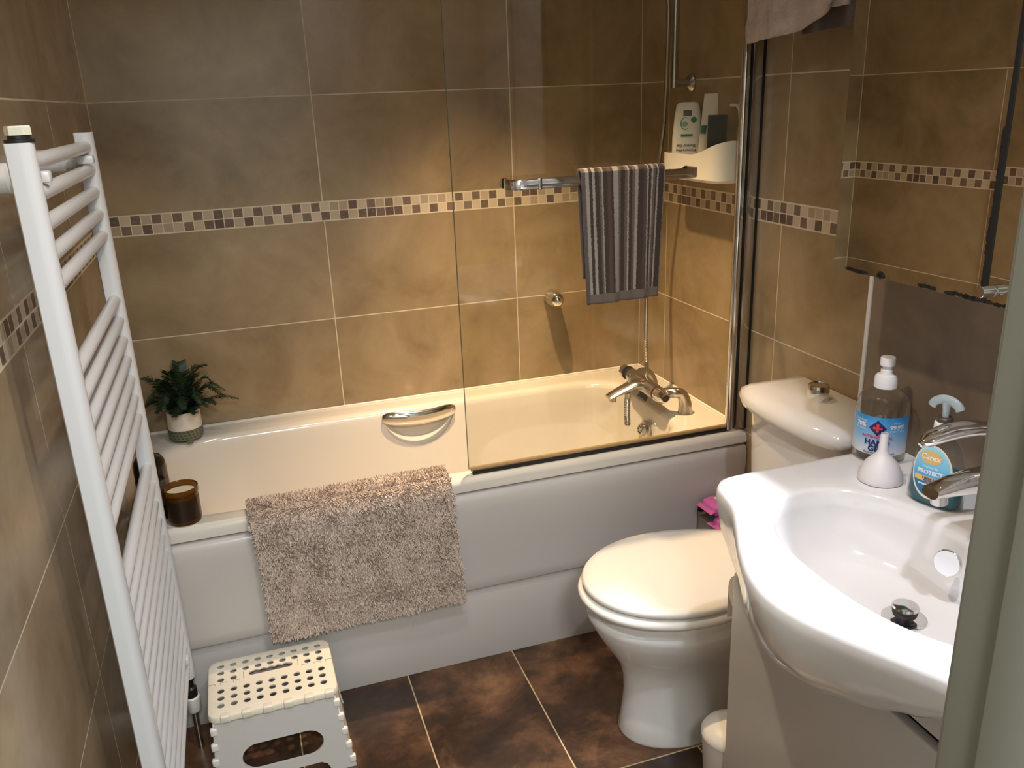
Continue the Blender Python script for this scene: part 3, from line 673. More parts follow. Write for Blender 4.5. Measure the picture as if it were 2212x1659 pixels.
# ------------------------------------------------------------ folding step stool
ST = thing('folding_step_stool', 'white plastic folding step stool with dotted top on the floor by the bathtub', 'step stool', (0.285, -0.86, 0.0))
SZ = 0.220; sx0, sx1, sy0, sy1 = 0.130, 0.430, -0.968, -0.745
bm = BM(); f = sdf_rr(sx0, sx1, sy0, sy1, 0.026); angs = [2*pi*k/96 for k in range(96)]; cc_ = ((sx0+sx1)/2, (sy0+sy1)/2)
def SR(i, z): 
    return ray_contour(sdf_rr(sx0+i, sx1-i, sy0+i, sy1-i, 0.026-i*0.5), cc_, angs, z)
loft(bm, [SR(0.004, SZ-0.020), SR(0.0, SZ-0.015), SR(0.0, SZ-0.006), SR(0.002, SZ-0.002), SR(0.006, SZ)])
top = obj('top', bm, WHITEP2, ST, ang=50)
cut = BM(); loft(cut, [SR(0.007, SZ-0.03), SR(0.007, SZ-0.0032)]); boolean(top, cut)
cut = BM()
for r_ in range(6):
    for c_ in range(9):
        if r_ in (2,) and 2 <= c_ <= 6: continue
        if r_ == 1 and c_ == 9: continue
        x = sx0+0.031+c_*(0.300-0.062)/8; y = sy1-0.028-(r_*0.0275 if r_ < 3 else 0.016+r_*0.0275)
        if r_ == 5 and c_ > 8: continue
        lathe(cut, (x, y, SZ-0.03), [(0.0083, 0), (0.0083, 0.04)], 20)
for k in range(6): # comb notches on the rear edge
    box(cut, sx0+0.045+k*0.040, sx0+0.0465+k*0.040, sy1-0.006, sy1+0.01, SZ-0.03, SZ+0.01)
boolean(top, cut)
cut = BM(); xs = [cc_[0]-0.046+0.092*k/30 for k in range(31)]; yc = sy1-0.028-2*0.0275+0.002
ptsb = [(x, yc-0.008) for x in xs]; ptst = [(x, yc+0.0105+0.002*cos((x-cc_[0])*2*pi/0.018)) for x in xs[::-1]]
ptc = [(xs[-1]+0.007*cos(a), yc+0.001+0.0078*sin(a)) for a in (-0.9, -0.3, 0.3, 0.9)]; ptd = [(xs[0]-0.007*cos(a), yc+0.001-0.0078*sin(a)) for a in (-0.9, -0.3, 0.3, 0.9)]
loft(cut, [[Vector((x, y, z)) for x, y in ptsb+ptc+ptst+ptd] for z in (SZ-0.03, SZ+0.01)]); boolean(top, cut)
SEAM = M('seam_shadow', (0.22, 0.19, 0.14), 0.7)
def seam(x0_, x1_, y0_, y1_):
    bm = BM(); box(bm, x0_, x1_, y0_, y1_, SZ-0.0004, SZ+0.0003); obj('seam', bm, SEAM, top)
ym = sy1-0.028-2.45*0.0275
for xa, xb_ in ((sx0+0.001, sx0+0.018), (sx0+0.030, sx0+0.046), (sx0+0.060, sx0+0.076), (sx1-0.076, sx1-0.060), (sx1-0.046, sx1-0.030), (sx1-0.018, sx1-0.001)):
    seam(xa, xb_, ym+0.0004, ym+0.0014); seam(xa, xa+0.0009, ym-0.007, ym+0.001) if xa > sx0+0.01 else None; seam(xb_-0.0009, xb_, ym-0.007, ym+0.001) if xb_ < sx1-0.01 else None
seam(cc_[0]-0.066, cc_[0]-0.0650, yc-0.016, yc+0.012); seam(cc_[0]+0.0655, cc_[0]+0.0665, yc-0.012, yc+0.020); 

for k in range(6):
    bm = BM(); xk = sx0+0.028+k*0.0475; box(bm, xk, xk+0.024, sy0-0.003, sy0+0.014, SZ-0.018, SZ+0.0012, 0.004, 3); obj('hinge_knuckle', bm, WHITEP2, ST)
# splayed front and back panels, and folding side panels
def stool_panel(name, yt, yb, front):
    bm = BM(); xt0, xt1, xb0, xb1, zt = sx0+0.014, sx1-0.014, sx0-0.008, sx1+0.020, SZ-0.0205
    out = [(xt0, zt), (xt1, zt), (xb1, 0.0), (xb1-0.045, 0.0), (xb1-0.060, 0.008), (xb1-0.068, 0.026), (xb1-0.082, 0.034), (xb0+0.070, 0.034), (xb0+0.056, 0.026), (xb0+0.048, 0.008), (xb0+0.033, 0.0), (xb0, 0.0)]
    def P3(x, z, d): k = z/zt; return Vector((x, blend(yb, yt, k)+d, z))
    loft(bm, [[P3(x, z, 0.0) for x, z in out], [P3(x, z, 0.006) for x, z in out]])
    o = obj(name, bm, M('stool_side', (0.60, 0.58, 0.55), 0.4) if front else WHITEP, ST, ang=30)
    cut = BM(); h = []
    for k in range(40):
        a = 2*pi*k/40; h.append((cc_[0]+0.006+(0.056 if cos(a) > 0 else -0.056)+0.038*cos(a), 0.094+0.034*sin(a)))
    loft(cut, [[Vector((x, blend(yb, yt, z/zt)+d, z)) for x, z in h] for d in (-0.03, 0.03)]); boolean(o, cut)
    return o
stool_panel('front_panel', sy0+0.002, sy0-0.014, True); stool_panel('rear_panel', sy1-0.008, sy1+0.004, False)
for sgn, xt, xb_ in ((-1, sx0+0.012, sx0-0.004), (1, sx1-0.012, sx1+0.014)):
    bm = BM(); zt = SZ-0.0205
    q = [(sy0+0.010, sy1-0.010, xt, zt), (sy0-0.004, sy1+0.0, xb_, 0.0)]
    a_, b_2 = q
    loft(bm, [[Vector((a_[2]-0.003, a_[0], a_[3])), Vector((a_[2]-0.003, a_[1], a_[3])), Vector((a_[2]+0.003, a_[1], a_[3])), Vector((a_[2]+0.003, a_[0], a_[3]))], [Vector((b_2[2]-0.003, b_2[0], 0)), Vector((b_2[2]-0.003, b_2[1], 0)), Vector((b_2[2]+0.003, b_2[1], 0)), Vector((b_2[2]+0.003, b_2[0], 0))]])
    obj('side_panel', bm, WHITEP, ST)
    for k in range(5):
        z = 0.012+k*0.040; kk = z/zt; x = blend(xb_, xt, kk); y = blend(sy0-0.014, sy0+0.002, kk)
        bm = BM(); box(bm, x-0.008, x+0.008, y-0.002, y+0.010, z, z+0.020, 0.0035, 3); obj('hinge_knuckle', bm, WHITEP, ST)

# ------------------------------------------------------------ toilet
WC = thing('toilet', 'white close-coupled toilet between the bathtub and the vanity unit', 'toilet', (1.30, -1.125, 0.0))
TY = -1.108; CYT = -1.122
def egg(x0, x1, hw, z, n=64, sq=0.0, wide=0.60):
    """plan outline: round nose at x0, squarer back at x1"""
    L = x1-x0; xm = x0+L*wide*0.85; out = []
    for k in range(n):
        a = 2*pi*k/n; c, s = cos(a), sin(a)
        if c < 0: x = xm+(xm-x0)*c; y = hw*s
        else:
            # sides taper to a straight back edge about 70 % as wide
            q = min(1.0, abs(a if a < pi else 2*pi-a)/(pi/2)); back = 0.66
            if q < 0.42: y = math.copysign(hw*back*q/0.42, s); x = x1-0.004*(q/0.42)**4
            else: k_ = min(1.0, max(0.0, (q-0.42)/0.58)); x = xm+(x1-xm)*(1-k_)**0.9; y = math.copysign(hw*(back+(1-back)*sin(k_*pi/2)**0.9), s)
        out.append(Vector((x, TY+y, z)))
    return out
# pan
bm = BM()
pr_ = [(1.106, 1.42, 0.108, 0.0), (1.103, 1.42, 0.110, 0.008), (1.112, 1.42, 0.104, 0.05), (1.118, 1.42, 0.098, 0.12), (1.114, 1.42, 0.098, 0.17), (1.100, 1.43, 0.108, 0.215), (1.070, 1.44, 0.134, 0.262), (1.042, 1.46, 0.160, 0.31), (1.026, 1.47, 0.174, 0.345), (1.024, 1.47, 0.176, 0.36), (1.031, 1.47, 0.172, 0.366), (1.027, 1.48, 0.175, 0.375), (1.024, 1.48, 0.178, 0.392), (1.032, 1.48, 0.170, 0.3975)]
loft(bm, [egg(a, b, h, z) for a, b, h, z in pr_]); pan = obj('pan', bm, CER, WC, ang=60)
bm = BM(); box(bm, 1.38, 1.695, TY-0.095, TY+0.095, 0.0, 0.20, 0.03, 3); box(bm, 1.40, 1.690, TY-0.155, TY+0.155, 0.20, 0.395, 0.04, 4); obj('pan_back', bm, CER, WC)
bm = BM(); loft(bm, [egg(1.012, 1.470, 0.184, 0.399), egg(1.005, 1.472, 0.190, 0.404), egg(1.004, 1.473, 0.191, 0.413), egg(1.010, 1.468, 0.186, 0.420)]); obj('seat', bm, WHITEP, WC, ang=60)
bm = BM(); loft(bm, [egg(1.024, 1.458, 0.177, 0.427), egg(1.016, 1.462, 0.184, 0.430), egg(1.014, 1.463, 0.186, 0.438), egg(1.020, 1.458, 0.181, 0.445), egg(1.04, 1.44, 0.163, 0.4475), egg(1.10, 1.39, 0.11, 0.449), egg(1.17, 1.33, 0.05, 0.4495)]); obj('lid', bm, WHITEP, WC, ang=60)
for dy in (-0.07, 0.07):
    bm = BM(); lathe(bm, (1.474, TY+dy-0.018, 0.418), [(0.012, 0), (0.012, 0.036)], 16, (0, 1, 0)); obj('hinge', bm, WHITEP, WC)
# cistern: bow fronted
def bow(i, z, x0=1.50, hw=0.178, bowd=0.040, n=24):
    pts = []; xb_ = 1.697-i*0.3
    for k in range(n+1):
        t = -1+2*k/n; e = abs(t)**5; pts.append(Vector((x0+i+bowd*(t*t)*0.6+0.02*e, CYT+(hw-i)*t, z)))
    return pts+[Vector((xb_, CYT+hw-i, z)), Vector((xb_, CYT-hw+i, z))]
bm = BM(); loft(bm, [bow(0.03, 0.396), bow(0.018, 0.43), bow(0.010, 0.60), bow(0.004, 0.78)]); obj('cistern', bm, CER, WC, ang=60)
bm = BM(); loft(bm, [bow(-0.002, 0.782, hw=0.184, x0=1.492), bow(-0.008, 0.786, hw=0.186, x0=1.492), bow(-0.010, 0.800, hw=0.186, x0=1.490), bow(-0.006, 0.815, hw=0.186, x0=1.490), bow(0.008, 0.826, hw=0.186, x0=1.490), bow(0.04, 0.832, hw=0.186, x0=1.490)]); obj('cistern_lid', bm, CER, WC, ang=70)
bm = BM(); lathe(bm, (1.612, CYT, 0.831), [(0.0250, 0), (0.0260, 0.002), (0.0250, 0.034), (0.0235, 0.038), (0.021, 0.039), (0.0205, 0.037), (0.001, 0.037)], 36); obj('flush_button', bm, CHROME, WC)
bm = BM(); lathe(bm, (1.40, CYT-0.0965, 0.035), [(0.005, 0), (0.005, 0.003)], 12, (0, -1, 0)); obj('fixing_hole', bm, BLACK, WC)

# pipe boxing at the end of the bath, with two packs of wipes on it
bm = BM(); box(bm, 1.549, 1.698, -0.86, -0.685, 0.0, 0.335, 0.002)
tag(obj('pipe_boxing', bm, M('boxing_paint', (0.36, 0.31, 0.26), 0.6, var=0.2, vscale=12), at=(1.62, -0.76, 0.0)), 'small grey-brown pipe boxing at the tap end of the bathtub, under the pink wipes', 'pipe boxing')
PINK = M('pink_film', (0.58, 0.13, 0.38), 0.28, bump=0.5, bscale=40)
def wipes(name, cx_, cy_, z, rz, tilt, label):
    t = thing(name, label, 'wipes', (cx_, cy_, z), 'pink wipes packs on the pipe boxing')
    Mx = Matrix.Translation((cx_, cy_, z)) @ Matrix.Rotation(rz, 4, 'Z') @ Matrix.Rotation(tilt, 4, 'Y')
    def sq(hx, hy, zz, e=5):
        out = []
        for k in range(48):
            a = 2*pi*k/48; out.append(Mx @ Vector((hx*math.copysign(abs(cos(a))**(2/e), cos(a)), hy*math.copysign(abs(sin(a))**(2/e), sin(a)), zz)))
        return out
    bm = BM(); loft(bm, [sq(0.070, 0.038, 0.001), sq(0.078, 0.043, 0.010), sq(0.080, 0.044, 0.018), sq(0.076, 0.042, 0.028), sq(0.064, 0.034, 0.034)]); 
    for sg in (-1, 1):
        q = [Mx @ Vector((sg*0.078, yy, 0.018+dz)) for yy, dz in ((-0.036, -0.001), (0.036, -0.001), (0.036, 0.001), (-0.036, 0.001))]; q2 = [Mx @ Vector((sg*0.092, yy, 0.014+dz)) for yy, dz in ((-0.040, -0.0006), (0.040, -0.0006), (0.040, 0.0006), (-0.040, 0.0006))]; loft(bm, [q, q2])
    obj('pack', bm, PINK, t)
    def wf(u, v, d=0.0): return Mx @ Vector((u, v, 0.0345+d))
    bm = BM(); poly(bm, lambda u, v: wf(u, v, 0.0003), [(-0.050, -0.020), (-0.042, -0.026), (0.055, -0.026), (0.055, 0.022), (-0.045, 0.022)]); obj('white_label', bm, M('label_white', (0.74, 0.70, 0.70), 0.4), t, smooth=False)
    bm = BM(); patch(bm, lambda u, v: wf(u, v, 0.0007), -0.040, -0.016, -0.018, 0.014, 1, 1); obj('grey_panel', bm, M('label_grey', (0.25, 0.23, 0.30), 0.5), t, smooth=False)
    TL = M('teal_print', (0.03, 0.22, 0.24), 0.5)
    for q_ in ((0.004, 0.008, 0.010), (0.010, -0.013, 0.006), (0.042, 0.010, 0.007)):
        bm = BM(); disc(bm, lambda u, v: wf(u, v, 0.0007), *q_); obj('teal_motif', bm, TL, t, smooth=False)
wipes('wipes_pack', 1.625, -0.815, 0.336, 0.12, 0.0, 'pink wipes pack lying flat on the pipe boxing, the lower one in front')
wipes('wipes_pack', 1.618, -0.765, 0.371, 0.05, 0.02, 'pink wipes pack with white label lying on top of the other pack')

# small white pedal bin between toilet and vanity
BN = thing('waste_bin', 'small white round bin on the floor between toilet and vanity unit', 'bin', (1.235, -1.395, 0.0))
bm = BM(); lathe(bm, (1.235, -1.395, 0.0), [(0.050, 0.0), (0.052, 0.003), (0.062, 0.185), (0.063, 0.19)], 40); obj('body', bm, WHITEP, BN)
bm = BM(); lathe(bm, (1.235, -1.395, 0.190), [(0.0645, 0.0), (0.0645, 0.006), (0.058, 0.016), (0.040, 0.024), (0.015, 0.028), (0.001, 0.0285)], 40); obj('lid', bm, WHITEP, BN)

# toilet roll on the side of the vanity unit
TR = thing('toilet_roll', 'white toilet roll on the side of the vanity unit beside the toilet', 'toilet roll', (1.28, -1.408, 0.58))
bm = BM(); lathe(bm, (1.232, -1.408, 0.545), [(0.020, 0.0), (0.046, 0.0), (0.046, 0.10), (0.020, 0.10), (0.020, 0.0)], 40, (1, 0, 0), cap0=False, cap1=False)
box(bm, 1.232, 1.332, -1.3630, -1.3622, 0.470, 0.545); obj('paper', bm, M('tissue', (0.80, 0.75, 0.68), 0.95), TR)
bm = BM(); tube(bm, [(1.228, -1.408, 0.545), (1.341, -1.408, 0.545), (1.346, -1.412, 0.547), (1.346, -1.461, 0.555)], 0.007, 12); obj('holder', bm, CHROME, TR)

# ------------------------------------------------------------ vanity unit and basin
YC = -1.825; VY0, VY1 = -2.19, -1.462; VX = 1.176
VN = thing('vanity_unit', 'gloss white vanity cabinet under the washbasin', 'cabinet', (1.35, YC, 0.0))
bm = BM(); [box(bm, *q) for q in ((VX+0.0245, XB-0.001, VY0, VY0+0.018, 0.0, 0.815), (VX+0.0245, XB-0.001, VY1-0.018, VY1, 0.0, 0.815), (VX+0.0245, XB-0.001, VY0+0.018, VY1-0.018, 0.02, 0.038), (XB-0.016, XB-0.001, VY0+0.018, VY1-0.018, 0.038, 0.60), (VX+0.03, VX+0.045, VY0+0.018, VY1-0.018, 0.0, 0.02))]; obj('carcass', bm, GLOSSW, VN)
bm = BM(); box(bm, VX, VX+0.0215, VY0, VY1, 0.672, 0.815, 0.0015); fas = obj('fascia', bm, GLOSSW, VN); cut = BM(); loft(cut, [[Vector((x, YC+0.268*cos(2*pi*k/48), 0.866+0.160*sin(2*pi*k/48))) for k in range(48)] for x in (VX-0.02, VX+0.05)]); boolean(fas, cut)
bm = BM(); box(bm, VX, VX+0.0215, VY0, VY1, 0.02, 0.650, 0.004, 3); obj('door', bm, GLOSSW, VN)
bm = BM(); box(bm, VX+0.0216, VX+0.024, VY0+0.002, VY1-0.002, 0.651, 0.671); obj('finger_gap', bm, M('gap_dark', (0.03, 0.03, 0.03), 0.6), VN)
BS = thing('washbasin', 'white ceramic washbasin with bowed front on the vanity cabinet', 'washbasin', (1.35, YC, 0.70))
BZ = 0.865
half = [(XB-0.001, 0.363), (1.36, 0.364), (1.22, 0.365), (1.150, 0.362), (1.122, 0.350), (1.106, 0.325), (1.100, 0.290), (1.088, 0.250), (1.060, 0.195), (1.022, 0.125), (0.995, 0.060)]
tip = [(0.985, YC)]
side = [(x, YC+d) for x, d in half]+tip+[(x, YC-d) for x, d in half[::-1]]
cv = spline([(x, y, 0) for x, y in side], 10)
poly2 = [(v.x, v.y) for v in cv]
BC = (1.24, YC)
def in_poly(x, y):
    c = False; n = len(poly2); j = n-1
    for i in range(n):
        xi, yi = poly2[i]; xj, yj = poly2[j]
        if (yi > y) != (yj > y) and x < (xj-xi)*(y-yi)/(yj-yi)+xi: c = not c
        j = i
    return -1.0 if c else 1.0
BA = [2*pi*k/160 for k in range(160)]
for cx_, cy_ in ((XB-0.001, YC+0.363), (XB-0.001, YC-0.363)):
    a = atan2(cy_-BC[1], cx_-BC[0]) % (2*pi); k = min(range(160), key=lambda i: abs(BA[i]-a)); BA[k] = a
base = ray_contour(in_poly, BC, BA, 0.0, 1.0)
def inset(d, z, wallside=True):
    out = []; n = len(base)
    for i, v in enumerate(base):
        a, b = base[i-3], base[(i+3) % n]; tn = (b-a); nn = Vector((-tn.y, tn.x, 0)).normalized()
        q = v+nn*d; 
        if v.x > XB-0.004: q = v+Vector((0, nn.y*d, 0)) if abs(nn.y) > 0.7 else v.copy(); q.x = XB-0.001
        q.x = min(q.x, XB-0.001); q.z = z; out.append(q)
    return out
BW = (1.232, YC+0.012)
def bowl(rx, ry, z, e=2.3, cx_=None, cy_=None):
    out = []
    for a in BA:
        c, s = cos(a), sin(a); r = (abs(c/rx)**e+abs(s/ry)**e)**(-1/e)
        out.append(Vector(((cx_ or BW[0])+r*c, (cy_ or BW[1])+r*s, z)))
    return out
def tomix(A, B, t): return [a.lerp(b, t) for a, b in zip(A, B)]
ZB = [(-2.20, 0.815), (-2.10, 0.80), (-2.04, 0.765), (-1.979, 0.728), (-1.916, 0.690), (-1.844, 0.660), (-1.78, 0.638), (-1.714, 0.624), (-1.637, 0.626), (-1.572, 0.652), (-1.53, 0.70), (-1.49, 0.77), (-1.46, 0.815)]
def zbot(y):
    if y <= ZB[0][0] or y >= ZB[-1][0]: return 0.815
    for (a, za), (b, zb_) in zip(ZB, ZB[1:]):
        if y <= b: t = (y-a)/(b-a); t = t*t*(3-2*t)*0.5+t*0.5; return blend(za, zb_, t)
def under(dz, k):
    """outer skin below the lip: flat ends stay shallow, the bowed middle hangs deep in front of the doors"""
    out = []
    for v in inset(0.003, 0):
        fr_ = max(0.0, min(1.0, (VX+0.01-v.x)/0.05))
        y = blend(v.y, YC+(v.y-YC)*0.90, k*fr_)
        zb_ = blend(BZ-0.046, min(BZ-0.055, zbot(YC+(v.y-YC)*0.90)), fr_)
        x = v.x
        if x < VX: x = blend(x, VX-0.0012, k)
        out.append(Vector((x, y, blend(BZ-0.030, zb_, dz))))
    return out
def clampx(ring): return [Vector((max(v.x, VX+0.026), v.y, v.z)) for v in ring]
R = [bowl(0.05, 0.07, 0.716), bowl(0.13, 0.215, 0.728), bowl(0.156, 0.252, 0.80), under(1.0, 1.0), under(0.99, 0.88), under(0.94, 0.66), under(0.82, 0.43), under(0.64, 0.24), under(0.42, 0.10), under(0.20, 0.03), inset(0.0, BZ-0.028), inset(0.001, BZ-0.014), inset(0.005, BZ-0.005), inset(0.014, BZ-0.0005), inset(0.024, BZ)]
B0 = bowl(0.142, 0.238, BZ)
R += [tomix(inset(0.024, BZ), bowl(0.150, 0.246, BZ), 0.6), bowl(0.152, 0.248, BZ-0.0002), bowl(0.147, 0.243, BZ-0.002), bowl(0.141, 0.236, BZ-0.008)]
for t in (0.15, 0.3, 0.45, 0.6, 0.75, 0.88, 1.0):
    s_2 = sin(t*pi/2); rx = blend(0.141, 0.03, 1-sqrt(max(0, 1-t**2.4))); ry = blend(0.236, 0.03, 1-sqrt(max(0, 1-t**2.2)))
    R.append(bowl(rx, ry, BZ-0.008-0.122*s_2, 2.3-0.3*t, BW[0]+0.035*t, BW[1]+0.012*t))
bm = BM(); loft(bm, R); bs = obj('basin', bm, CER, BS, ang=60)
# waste with raised clicker plug
dc = Vector((1.268, YC+0.025, 0.7355))
bm = BM(); lathe(bm, dc, [(0.034, 0), (0.034, 0.002), (0.030, 0.0028), (0.018, 0.0005), (0.017, -0.001)], 40, cap1=False); obj('waste_ring', bm, CHROME, BS)
bm = BM(); lathe(bm, dc, [(0.010, 0.0), (0.010, 0.006), (0.018, 0.008), (0.019, 0.012), (0.018, 0.014), (0.020, 0.017), (0.020, 0.020)], 30); obj('plug_seal', bm, BLACK, BS)
bm = BM(); lathe(bm, dc+Vector((0, 0, 0.020)), [(0.0205, 0), (0.021, 0.002), (0.019, 0.0045), (0.001, 0.0055)], 30); obj('plug', bm, CHROME, BS)
oc = Vector((1.352, YC+0.030, 0.815)); oa = Vector((-0.88, -0.27, 0.22)).normalized()
bm = BM(); lathe(bm, oc, [(0.015, -0.008), (0.015, 0.004), (0.0215, 0.005), (0.022, 0.010), (0.020, 0.0118), (0.001, 0.0118)], 36, oa); obj('overflow_cap', bm, CHROME, BS)

# basin mixer tap
BT = thing('basin_mixer_tap', 'chrome single lever mixer tap on the back of the washbasin', 'tap', (1.425, -1.822, BZ))
bx, by = 1.408, -1.822
bm = BM(); lathe(bm, (bx, by, BZ), [(0.029, 0), (0.029, 0.004), (0.024, 0.012), (0.0225, 0.05), (0.024, 0.10), (0.025, 0.128), (0.021, 0.134)], 36); obj('body', bm, CHROME, BT)
dr = Vector((-0.98, 0.19, 0)).normalized()
def along(d, z): return Vector((bx, by, BZ))+dr*d+Vector((0, 0, z))
pvv = dr.cross(Vector((0, 0, 1)))
def sect(c_, hw, hh, tl=0.0):
    return [c_+pvv*hw*math.copysign(abs(cos(q))**0.75, cos(q))+Vector((0, 0, 1))*hh*math.copysign(abs(sin(q))**0.75, sin(q))+dr*tl*sin(q) for q in [2*pi*k/28 for k in range(28)]]
bm = BM(); loft(bm, [sect(along(0.0, 0.098), 0.020, 0.022), sect(along(0.035, 0.100), 0.0205, 0.020), sect(along(0.070, 0.098), 0.0205, 0.0165), sect(along(0.100, 0.093), 0.020, 0.012, -0.003), sect(along(0.122, 0.088), 0.0185, 0.0075, -0.005)]); obj('spout', bm, CHROME, BT)
bm = BM(); lathe(bm, along(0.105, 0.068), [(0.0125, 0), (0.0125, 0.016)], 24, dr*0.15+Vector((0, 0, 1))); obj('aerator', bm, DCHROME, BT)
bm = BM(); S = spline([along(-0.012, 0.150), along(0.012, 0.172), along(0.05, 0.185), along(0.09, 0.186), along(0.125, 0.178), along(0.140, 0.170)], 6); n_s = len(S)
for sg in (-1, 1):
    S2 = [q+pvv*sg*(0.0150*sin(pi*min(1, i/(n_s-1)*1.02))**0.5) for i, q in enumerate(S)]
    tube(bm, S2, 0.0058, 12, ry=0.0078)
lathe(bm, along(-0.002, 0.135), [(0.0225, 0), (0.024, 0.012), (0.019, 0.028), (0.008, 0.034)], 28)
tube(bm, [along(0.118, 0.181), along(0.132, 0.176), along(0.148, 0.167)], [0.0065, 0.0080, 0.004], 14, ry=[0.016, 0.013, 0.006]); tube(bm, [along(-0.01, 0.152), along(0.018, 0.172), along(0.04, 0.182)], [0.009, 0.008, 0.004], 14, ry=[0.020, 0.018, 0.010])
obj('lever', bm, CHROME, BT)
bm = BM(); lathe(bm, (bx, by, BZ+0.1342), [(0.0228, 0), (0.0228, 0.003)], 24); obj('indicator_ring', bm, M('blue_ring', (0.03, 0.05, 0.35), 0.3), BT)

# ------------------------------------------------------------ things on the basin
def clear_mat(name, col, rough=0.04, ior=1.33, dens=0.0): return M(name, col, rough, trans=1.0, ior=ior)
HG = thing('hand_gel_bottle', 'large clear pump bottle of hand gel with blue label on the washbasin', 'bottle', (1.456, -1.503, BZ))
hc = Vector((1.456, -1.503, BZ)); hr = 0.0475
bm = BM(); lathe(bm, hc, [(0.036, 0.003), (0.043, 0.0005), (0.047, 0.004), (hr, 0.012), (hr, 0.095), (0.0465, 0.108), (0.042, 0.122), (0.032, 0.133), (0.020, 0.139), (0.0165, 0.142), (0.0165, 0.148)], 56); obj('bottle_body', bm, glass_mat('clear_plastic', (0.95, 0.96, 0.96)), HG)
bm = BM(); lathe(bm, hc, [(0.034, 0.005), (0.0445, 0.005), (0.0455, 0.012), (0.0455, 0.092), (0.0448, 0.100), (0.001, 0.1005)], 56)
obj('gel', bm, glass_mat('clear_gel', (0.96, 0.97, 0.97)), HG)
bm = BM(); lathe(bm, hc, [(0.0185, 0.1395), (0.0205, 0.141), (0.0200, 0.160), (0.0175, 0.164), (0.0125, 0.166), (0.011, 0.169), (0.011, 0.174), (0.009, 0.175), (0.009, 0.181), (0.0135, 0.183), (0.0135, 0.196), (0.0125, 0.1985), (0.001, 0.199)], 40); obj('cap', bm, M('cap_plastic', (0.80, 0.78, 0.78), 0.35), HG)
hd = atan2(-2.70-hc.y, 0.34-hc.x)-0.10   # direction the label faces
def hf(u, v, d=0.0): a = hd+u/hr; return hc+Vector(((hr+0.0006+d)*cos(a), (hr+0.0006+d)*sin(a), v))
mt, nt, b = new_mat('gel_label'); tc = nt.nodes.new('ShaderNodeTexCoord'); sx = nt.nodes.new('ShaderNodeSeparateXYZ'); nt.links.new(tc.outputs['Object'], sx.inputs[0]); N = NT(nt)
nt.links.new(N.ramp(N.m('MULTIPLY', sx.outputs[2], 10.0), (0.25, (0.74, 0.78, 0.86)), (0.55, (0.24, 0.50, 0.78)), (0.92, (0.025, 0.27, 0.62))), b.inputs['Base Color']); b.inputs['Roughness'].default_value = 0.3
bm = BM(); patch(bm, hf, -0.066, 0.066, 0.020, 0.095, 40, 2); obj('label_front', bm, mt, HG)
NAVY = M('navy_print', (0.012, 0.015, 0.13), 0.4); WPR = M('white_print', (0.82, 0.84, 0.86), 0.4); RPR = M('red_print', (0.70, 0.05, 0.05), 0.4)
h1 = lambda u, v: hf(u, v, 0.0009)
cz_ = 0.0735; q = 0.0155
def word(par, mt_, txt, size, fn, bold=0.0):
    bm = BM(); text_bm(bm, txt, size, fn, bold); return obj('label_text', bm, mt_, par, smooth=False)
bm = BM(); n_ = 16; rows = []
for j in range(n_+1):
    v = -1+2*j/n_; hw_ = q*(1-abs(v)); rows.append([bm.verts.new(hf(hw_*(-1+2*i/12), cz_+v*q, 0.0004)) for i in range(13)])
for ra, rb in zip(rows, rows[1:]):
    for i in range(12):
        try: bm.faces.new((ra[i], ra[i+1], rb[i+1], rb[i]))
        except ValueError: pass
bmesh.ops.remove_doubles(bm, verts=bm.verts[:], dist=1e-6)
obj('diamond_emblem', bm, NAVY, HG, smooth=False)
word(HG, NAVY, 'HAND', 0.0150, lambda u, v: h1(u+0.001, 0.0395+v), 0.0006); word(HG, NAVY, 'GEL', 0.0150, lambda u, v: h1(u-0.001, 0.0275+v), 0.0006); word(HG, NAVY, 'Eliminates harmful bacteria', 0.0050, lambda u, v: h1(u+0.006, 0.0225+v), 0.0001)
word(HG, WPR, 'CONTAINS', 0.0048, lambda u, v: h1(u-0.031, 0.083+v)); word(HG, WPR, '70%', 0.0120, lambda u, v: h1(u-0.031, 0.0725+v), 0.0005); word(HG, WPR, 'ETHANOL', 0.0050, lambda u, v: h1(u-0.031, 0.0670+v))
word(HG, WPR, 'KILLS', 0.0050, lambda u, v: h1(u+0.033, 0.083+v)); word(HG, WPR, '99.9%', 0.0110, lambda u, v: h1(u+0.034, 0.0725+v), 0.0005); word(HG, WPR, 'OF BACTERIA', 0.0048, lambda u, v: h1(u+0.034, 0.0670+v))
bm = BM(); pl_ = [(-0.0022, -0.008), (0.0022, -0.008), (0.0022, -0.0022), (0.008, -0.0022), (0.008, 0.0022), (0.0022, 0.0022), (0.0022, 0.008), (-0.0022, 0.008), (-0.0022, 0.0022), (-0.008, 0.0022), (-0.008, -0.0022), (-0.0022, -0.0022)]
poly(bm, h1, [(a, cz_+b) for a, b in pl_]); obj('red_cross', bm, RPR, HG, smooth=False)
word(HG, RPR, 'ANTIBACTERIAL', 0.0074, lambda u, v: h1(u, 0.0535+v), 0.0002)

# funnel upside down on a clear saucer
FN = thing('funnel', 'small white funnel standing upside down in front of the hand gel bottle', 'funnel', (1.386, -1.590, BZ))
fc = Vector((1.386, -1.590, BZ))
bm = BM(); lathe(bm, fc, [(0.0375, 0.0008), (0.0385, 0.002), (0.0385, 0.008), (0.036, 0.018), (0.028, 0.034), (0.017, 0.046), (0.0105, 0.053), (0.0085, 0.060), (0.0062, 0.090), (0.0050, 0.090), (0.0075, 0.060), (0.0095, 0.052), (0.027, 0.033), (0.035, 0.018), (0.0372, 0.008), (0.0365, 0.0008)], 44, cap0=False, cap1=False); obj('cone', bm, M('funnel_plastic', (0.80, 0.76, 0.76), 0.4), FN)

